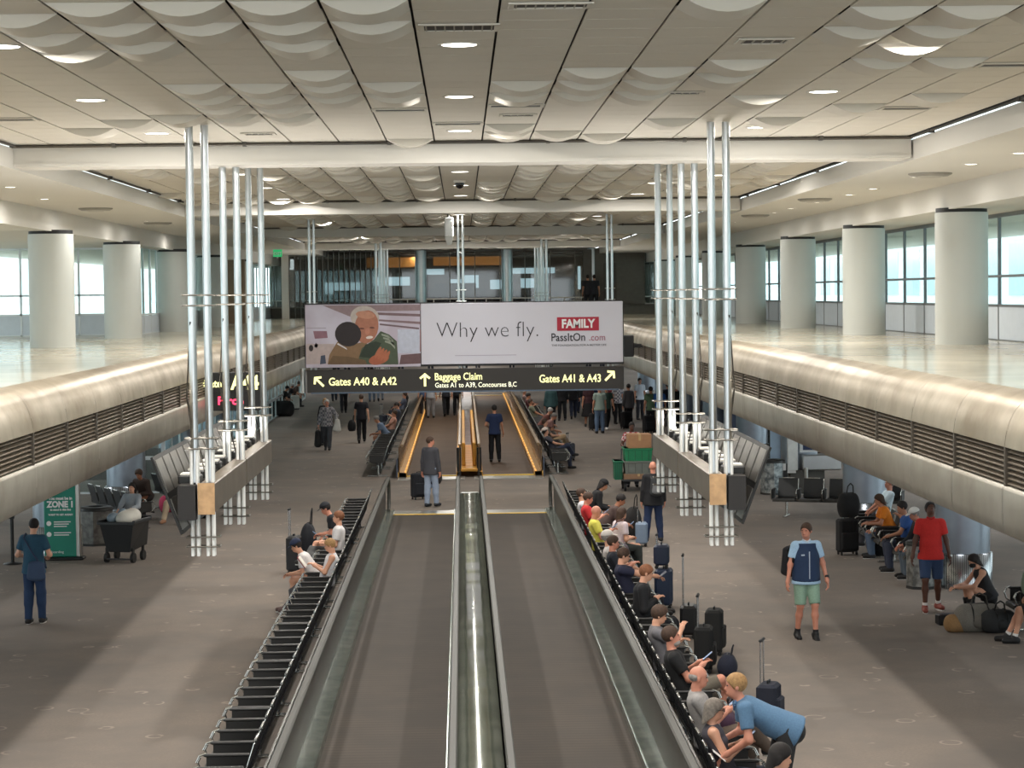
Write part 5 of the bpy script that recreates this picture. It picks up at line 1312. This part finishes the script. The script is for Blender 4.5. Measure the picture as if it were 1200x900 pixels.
p = person('woman in black mask and sleeveless dress sitting low over her bags', q.x, q.y+.5, 98, 'leanf', h=1.64, z=0, P=(0, 0, .34), skin='f', hair='bob', hc='dark', mask=(20, 20, 22), top='tank', tc=(40, 40, 44), bc=(22, 22, 24), AL=(-.12, .34, .08), AR=(.16, .30, .08), WL=(-.06, .56, .50), WR=(.06, .58, .50), lean=22, nod=16)
phone(p, 'R', 'phone in the hands of the masked woman')
q = at(1150, 742); softbag(q.x, q.y+.2, 4, 'grey rucksack with black straps standing before the masked woman', (120, 116, 108), L=.62, w=.34, h=.44, name='rucksack')
q = at(1118, 742); softbag(q.x+.1, q.y+.15, 14, 'small tan bag at the left of the grey rucksack', (150, 116, 76), L=.34, w=.24, h=.28, strap=False)
q = at(1122, 737); t = thing('black_case', 'black flat case lying behind the tan bag on the carpet', 'case', (q.x, q.y+.45, 0), R(8))
b = MB(); b.box(-.22, .30, -.08, .12, .0, .17, bev=.02); b.build('case_body', mat((22, 22, 24), .5), t); b = MB(); b.box(-.05, .05, -.10, -.08, .08, .11, bev=.005); b.build('handle', mat((30, 30, 32), .5), t)
q = at(1168, 742); softbag(q.x+.05, q.y+.1, 10, 'dark rucksack right of the grey rucksack', (44, 46, 48), L=.40, w=.34, h=.36, name='rucksack')
q = at(1188, 758); p = person('seated person with bare legs and black trainers at the right edge', q.x+.62, q.y+.35, 84, 'sit', h=1.76, skin='f', hc='brown', tc=(60, 58, 56), bot='shorts', bc=(48, 46, 46), sock=(226, 224, 222), shoe=(24, 24, 26), sole=(30, 30, 30), P=(0, 0, .60), AL=(-.12, .52, .08), AR=(.10, .60, .08))
q2 = p['M'] @ Vector((0, .28, .70)); softbag(q2.x, q2.y-.05, 80, 'sage green bag on the lap of the person at right edge', (132, 146, 128), L=.34, w=.24, h=.46, z=.70, name='rucksack')
person('man with grey hair and white shirt behind the orange shirted woman', 8.62, 43.6, 96, 'sit', skin='r', hair='fringe', hc='grey', tc=(206, 222, 230), bc=(60, 60, 66), P=(0, 0, .62))
person('woman with brown hair in orange T-shirt on the gate bench', 8.40, 41.55, 92, 'leanf', h=1.70, skin='m', hair='long', hc='brown', tc=(236, 134, 34), bc=(86, 104, 128), lean=20, WL=(-.10, .52, .70), WR=(.10, .50, .70))
person('man in blue polo with hand at his face on the gate bench', 8.36, 39.5, 92, 'leanf', skin='m', hc='dark', tc=(52, 92, 160), bc=(56, 62, 80), lean=12, WR=(.04, .22, 1.02), WL=(-.08, .50, .66), fat=1.1)
person('man in white cap and dark jacket at the end of the gate bench', 8.45, 38.5, 95, 'leanf', skin='r', hc='grey', cap=(224, 222, 216), tc=(38, 40, 46), top='jacket', bc=(92, 104, 116), lean=20)
q = at(993, 650); suitcase(q.x, q.y, 15, 'tall black suitcase left of the orange shirted woman', (24, 24, 26), h=.66, w=.42, handle=.0, soft=True)
softbag(q.x+.05, q.y+.1, 20, 'black bag piled on the tall black suitcase', (26, 26, 28), L=.36, h=.5, z=.74, w=.25)
q = at(1035, 650); softbag(q.x+.1, q.y, 20, 'black duffel bag on the floor under the seated man in blue', (18, 18, 20), L=.8, w=.4, h=.5)
# --- bins, kiosk, signs, cart with rubbish
def bin_(x, y, label, r, h, col, col2, lid=(26, 30, 28), n=8):
    t = thing('litter_bin', label, 'bin', (x, y, 0)); b = MB(); b.lathe([(r, 0), (r, h)], n=n, smooth=False); b.build('bin_body', mat(col, .35, .7, kind='noise', scale=9, col2=col2), t)
    b = MB(); b.lathe([(r*1.04, h), (r*1.06, h+.05), (r*.9, h+.08), (r*.45, h+.08), (r*.42, h+.02), (0, h+.02)], n=n*2); b.build('lid', mat(lid, .4), t)
    b = MB(); b.lathe([(r*1.02, 0), (r*1.02, .05)], n=n, smooth=False); b.build('base', mat((40, 40, 40), .5), t); return t
q = at(907, 577); bin_(q.x-.1, q.y-.45, 'large silver bin with dark lid before the wooden slats', .31, .82, (190, 196, 196), (96, 104, 108))
q = at(921, 575); t = thing('waste_sorter', 'black narrow bin with small white notices beside the silver bin', 'bin', (q.x-.25, q.y-1.0, 0)); b = MB(); b.box(-.14, .14, 0, .3, 0, .8, bev=.02); b.build('bin_body', mat((28, 28, 30), .5), t); b = MB(); b.box(-.1, .1, -.02, 0, .62, .80); b.box(.14, .36, -.02, 0, .55, .72); b.build('notice', mat((226, 226, 224), .5), t)
q = at(944, 580); t = thing('gate_podium', 'stainless gate podium with screen sign under the right ledge', 'podium', (q.x, q.y, 0))
b = MB(); b.box(-.35, .55, .3, .7, 0, .62); b.build('cabinet', mat((90, 88, 84), .6), t)
b = MB(); b.box(-.05, .95, .1, .7, .62, 1.02, bev=.03); b.build('counter', M_steel, t)
b = MB(); b.cyl((.02, 0, .02), (.02, 0, .7), .05, .05, 10); b.box(-.3, .35, -.05, .05, 0, .03); b.build('stand', M_alu, t)
b = MB(); b.box(-.42, -.16, .2, .34, .62, 1.86, bev=.01); b.build('white_post', mat((224, 228, 226), .4), t)
b = MB(); b.box(-.10, .95, .25, .32, 1.08, 1.72); b.build('screen_frame', mat((220, 224, 226), .4), t)
b = MB(); b.box(-.02, .87, .235, .25, 1.14, 1.66); b.build('screen', mat((24, 44, 84), .3, amt=.1), t)
b = MB(); b.poly([(0, .23, 1.60), (.30, .23, 1.45), (.42, .23, 1.52), (.62, .23, 1.40), (.30, .23, 1.38)], .004); b.build('screen_graphic', mat((200, 212, 224), .4), t)
text('ON DEMAND', .11, wht, t, (.43, .228, 1.25), align='CENTER', sx=.9)
q = at(957, 577); t = thing('waste_basket', 'pale blue cylindrical waste basket right of the podium', 'bin', (q.x, q.y-.1, 0)); b = MB(); b.lathe([(.16, 0), (.17, .50), (.15, .50), (.14, .06), (0, .06)]); b.build('bin_body', mat((176, 202, 226), .4), t); b = MB(); b.lathe([(.175, .48), (.175, .51)]); b.build('rim', M_alu, t)
bin_(8.02, 37.2, 'ribbed silver bin behind the man in red polo', .26, .76, (176, 178, 176), (110, 112, 110))
q = at(118, 640); bin_(q.x-.14, q.y+.3, 'grey marbled bin between the green sign and the cart', .36, .74, (132, 130, 126), (96, 94, 92), lid=(30, 30, 30))
q = at(71, 640); t = thing('zone_sign', 'tall green boarding sign reading ZONE 1 standing on black base', 'sign', (atd(71, 600, 43.1).x, 43.1, 0))
b = MB(); b.box(-.34, .34, 0, .10, .06, 1.95, bev=.02); b.build('sign_panel', mat((22, 134, 112), .5, amt=.04), t)
b = MB(); b.box(.30, .38, -.01, .12, .06, 1.97, bev=.01); b.build('edge_trim', M_alu, t)
b = MB(); b.box(-.42, .46, -.12, .22, 0, .06, bev=.02); b.build('base', mat((24, 26, 26), .5), t)
b = MB(); b.box(-.12, .16, -.006, 0, 1.42, 1.56, bev=.002); b.box(-.10, .14, -.010, -.005, 1.44, 1.54); b.build('icon_box', mat((170, 200, 210), .5), t)
for s_, sz_, z_, bo in [('You must be in', .085, 1.22, .003), ('ZONE 1', .17, 1.07, .008), ('to stand in this line', .06, 1.00, .002), ('WANT TO GET AHEAD?', .05, .90, .002)]: text(s_, sz_, wht, t, (0, -.006, z_), align='CENTER', bold=bo, sx=.9)
for z_ in (.74, .52):
    b = MB(); b.poly([( -.24+.05*math.cos(a), -.004, z_+.05*math.sin(a)) for a in [2*math.pi*i/12 for i in range(12)]], .004); b.build('icon', wht, t)
    for k in range(3 if z_ > .6 else 2): b = MB(); b.box(-.14, .20-.04*k, -.004, 0, z_+.02-k*.045, z_+.04-k*.045); b.build('text_line', wht, t)
text('boarding', .07, wht, t, (-.2, -.006, .14))
q = at(15, 661); t = thing('queue_post', 'black belt barrier post at the left edge', 'post', (q.x, q.y, 0)); b = MB(); b.cyl((0, 0, .03), (0, 0, .98), .035, .035, 12); b.build('post_tube', mat((22, 22, 22), .5), t); b = MB(); b.lathe([(.19, 0), (.18, .02), (.05, .04)], n=20); b.build('base', mat((28, 28, 28), .5), t); b = MB(); b.box(-.05, .05, -.05, .05, .90, 1.0, bev=.015); b.build('belt_head', mat((30, 30, 30), .5), t)
q = at(139, 660); t = thing('tilt_cart', 'black wheeled rubbish cart with a white sack inside', 'cart', (q.x, q.y, 0), R(-14))
b = MB(); vs = [(-.24, .0, .22), (.24, 0, .22), (.30, .75, .30), (-.26, .55, .30), (-.36, -.08, .80), (.36, -.08, .80), (.36, .75, .86), (-.36, .75, .86)]
b.add(vs, [(3,2,1,0), (0,1,5,4), (1,2,6,5), (2,3,7,6), (3,0,4,7)]); b.build('tub', mat((26, 28, 30), .45), t)
b = MB(); b.box(-.40, .40, -.12, -.06, .77, .83, bev=.01); b.box(-.40, -.34, -.1, .78, .78, .86, bev=.01); b.box(.34, .40, -.1, .78, .78, .86, bev=.01); b.box(-.40, .40, .74, .80, .82, .88, bev=.01); b.build('rim', mat((36, 38, 40), .45), t)
b = MB(); b.tube([(-.26, .1, .2), (-.26, .0, .08), (.26, .0, .08), (.26, .1, .2)], .018); b.build('axle_frame', mat((60, 60, 62), .5), t)
for x_ in (-.28, .28):
    for y_ in (.08, .58): b = MB(); b.cyl((x_-.03, y_, .1), (x_+.03, y_, .1), .1, .1, 14); b.box(x_-.02, x_+.02, y_-.03, y_+.03, .1, .3); b.build('wheel', mat((30, 30, 30), .6), t)
T = Blob(.08); T.ball((.08, .30, .86), (.22, .30, .17)); T.ball((.16, .4, .92), (.15, .18, .14)); o = net('white_sack', T, .025, mat((206, 202, 192), .6)); o.location = t.location; o.rotation_euler.z = R(-14); tag(o, 'crumpled white sack in the black rubbish cart', 'bag')
T = Blob(.05); T.ball((-.22, .3, .86), (.12, .2, .12)); T.ball((-.15, .6, .9), (.1, .14, .14)); o = net('bottle_bag', T, .025, mat((120, 136, 148), .3)); o.location = t.location; o.rotation_euler.z = R(-14); tag(o, 'blue grey sack of bottles at left in the rubbish cart', 'bag')
softbag(-6.45, 51.0, -20, 'large black luggage piled at the right of the left gate seats', (20, 20, 22), L=.9, w=.6, h=.95)
q = at(198, 600); softbag(q.x, q.y, 10, 'small pink patterned bag on the floor beside black luggage', (206, 70, 104), L=.34, w=.25, h=.42, name='rucksack')
for x_, y_, fc, lb in [(5.75, 97.2, 0, 'silhouetted person on the far bridge, left of the pair'), (6.05, 97.2, 10, 'silhouetted person on the far bridge, right of the pair')]:
    person(lb, x_, y_, fc, 'stand', z=H-.55-.35, tc=(40, 40, 46), bc=(34, 34, 38), hc='dark')
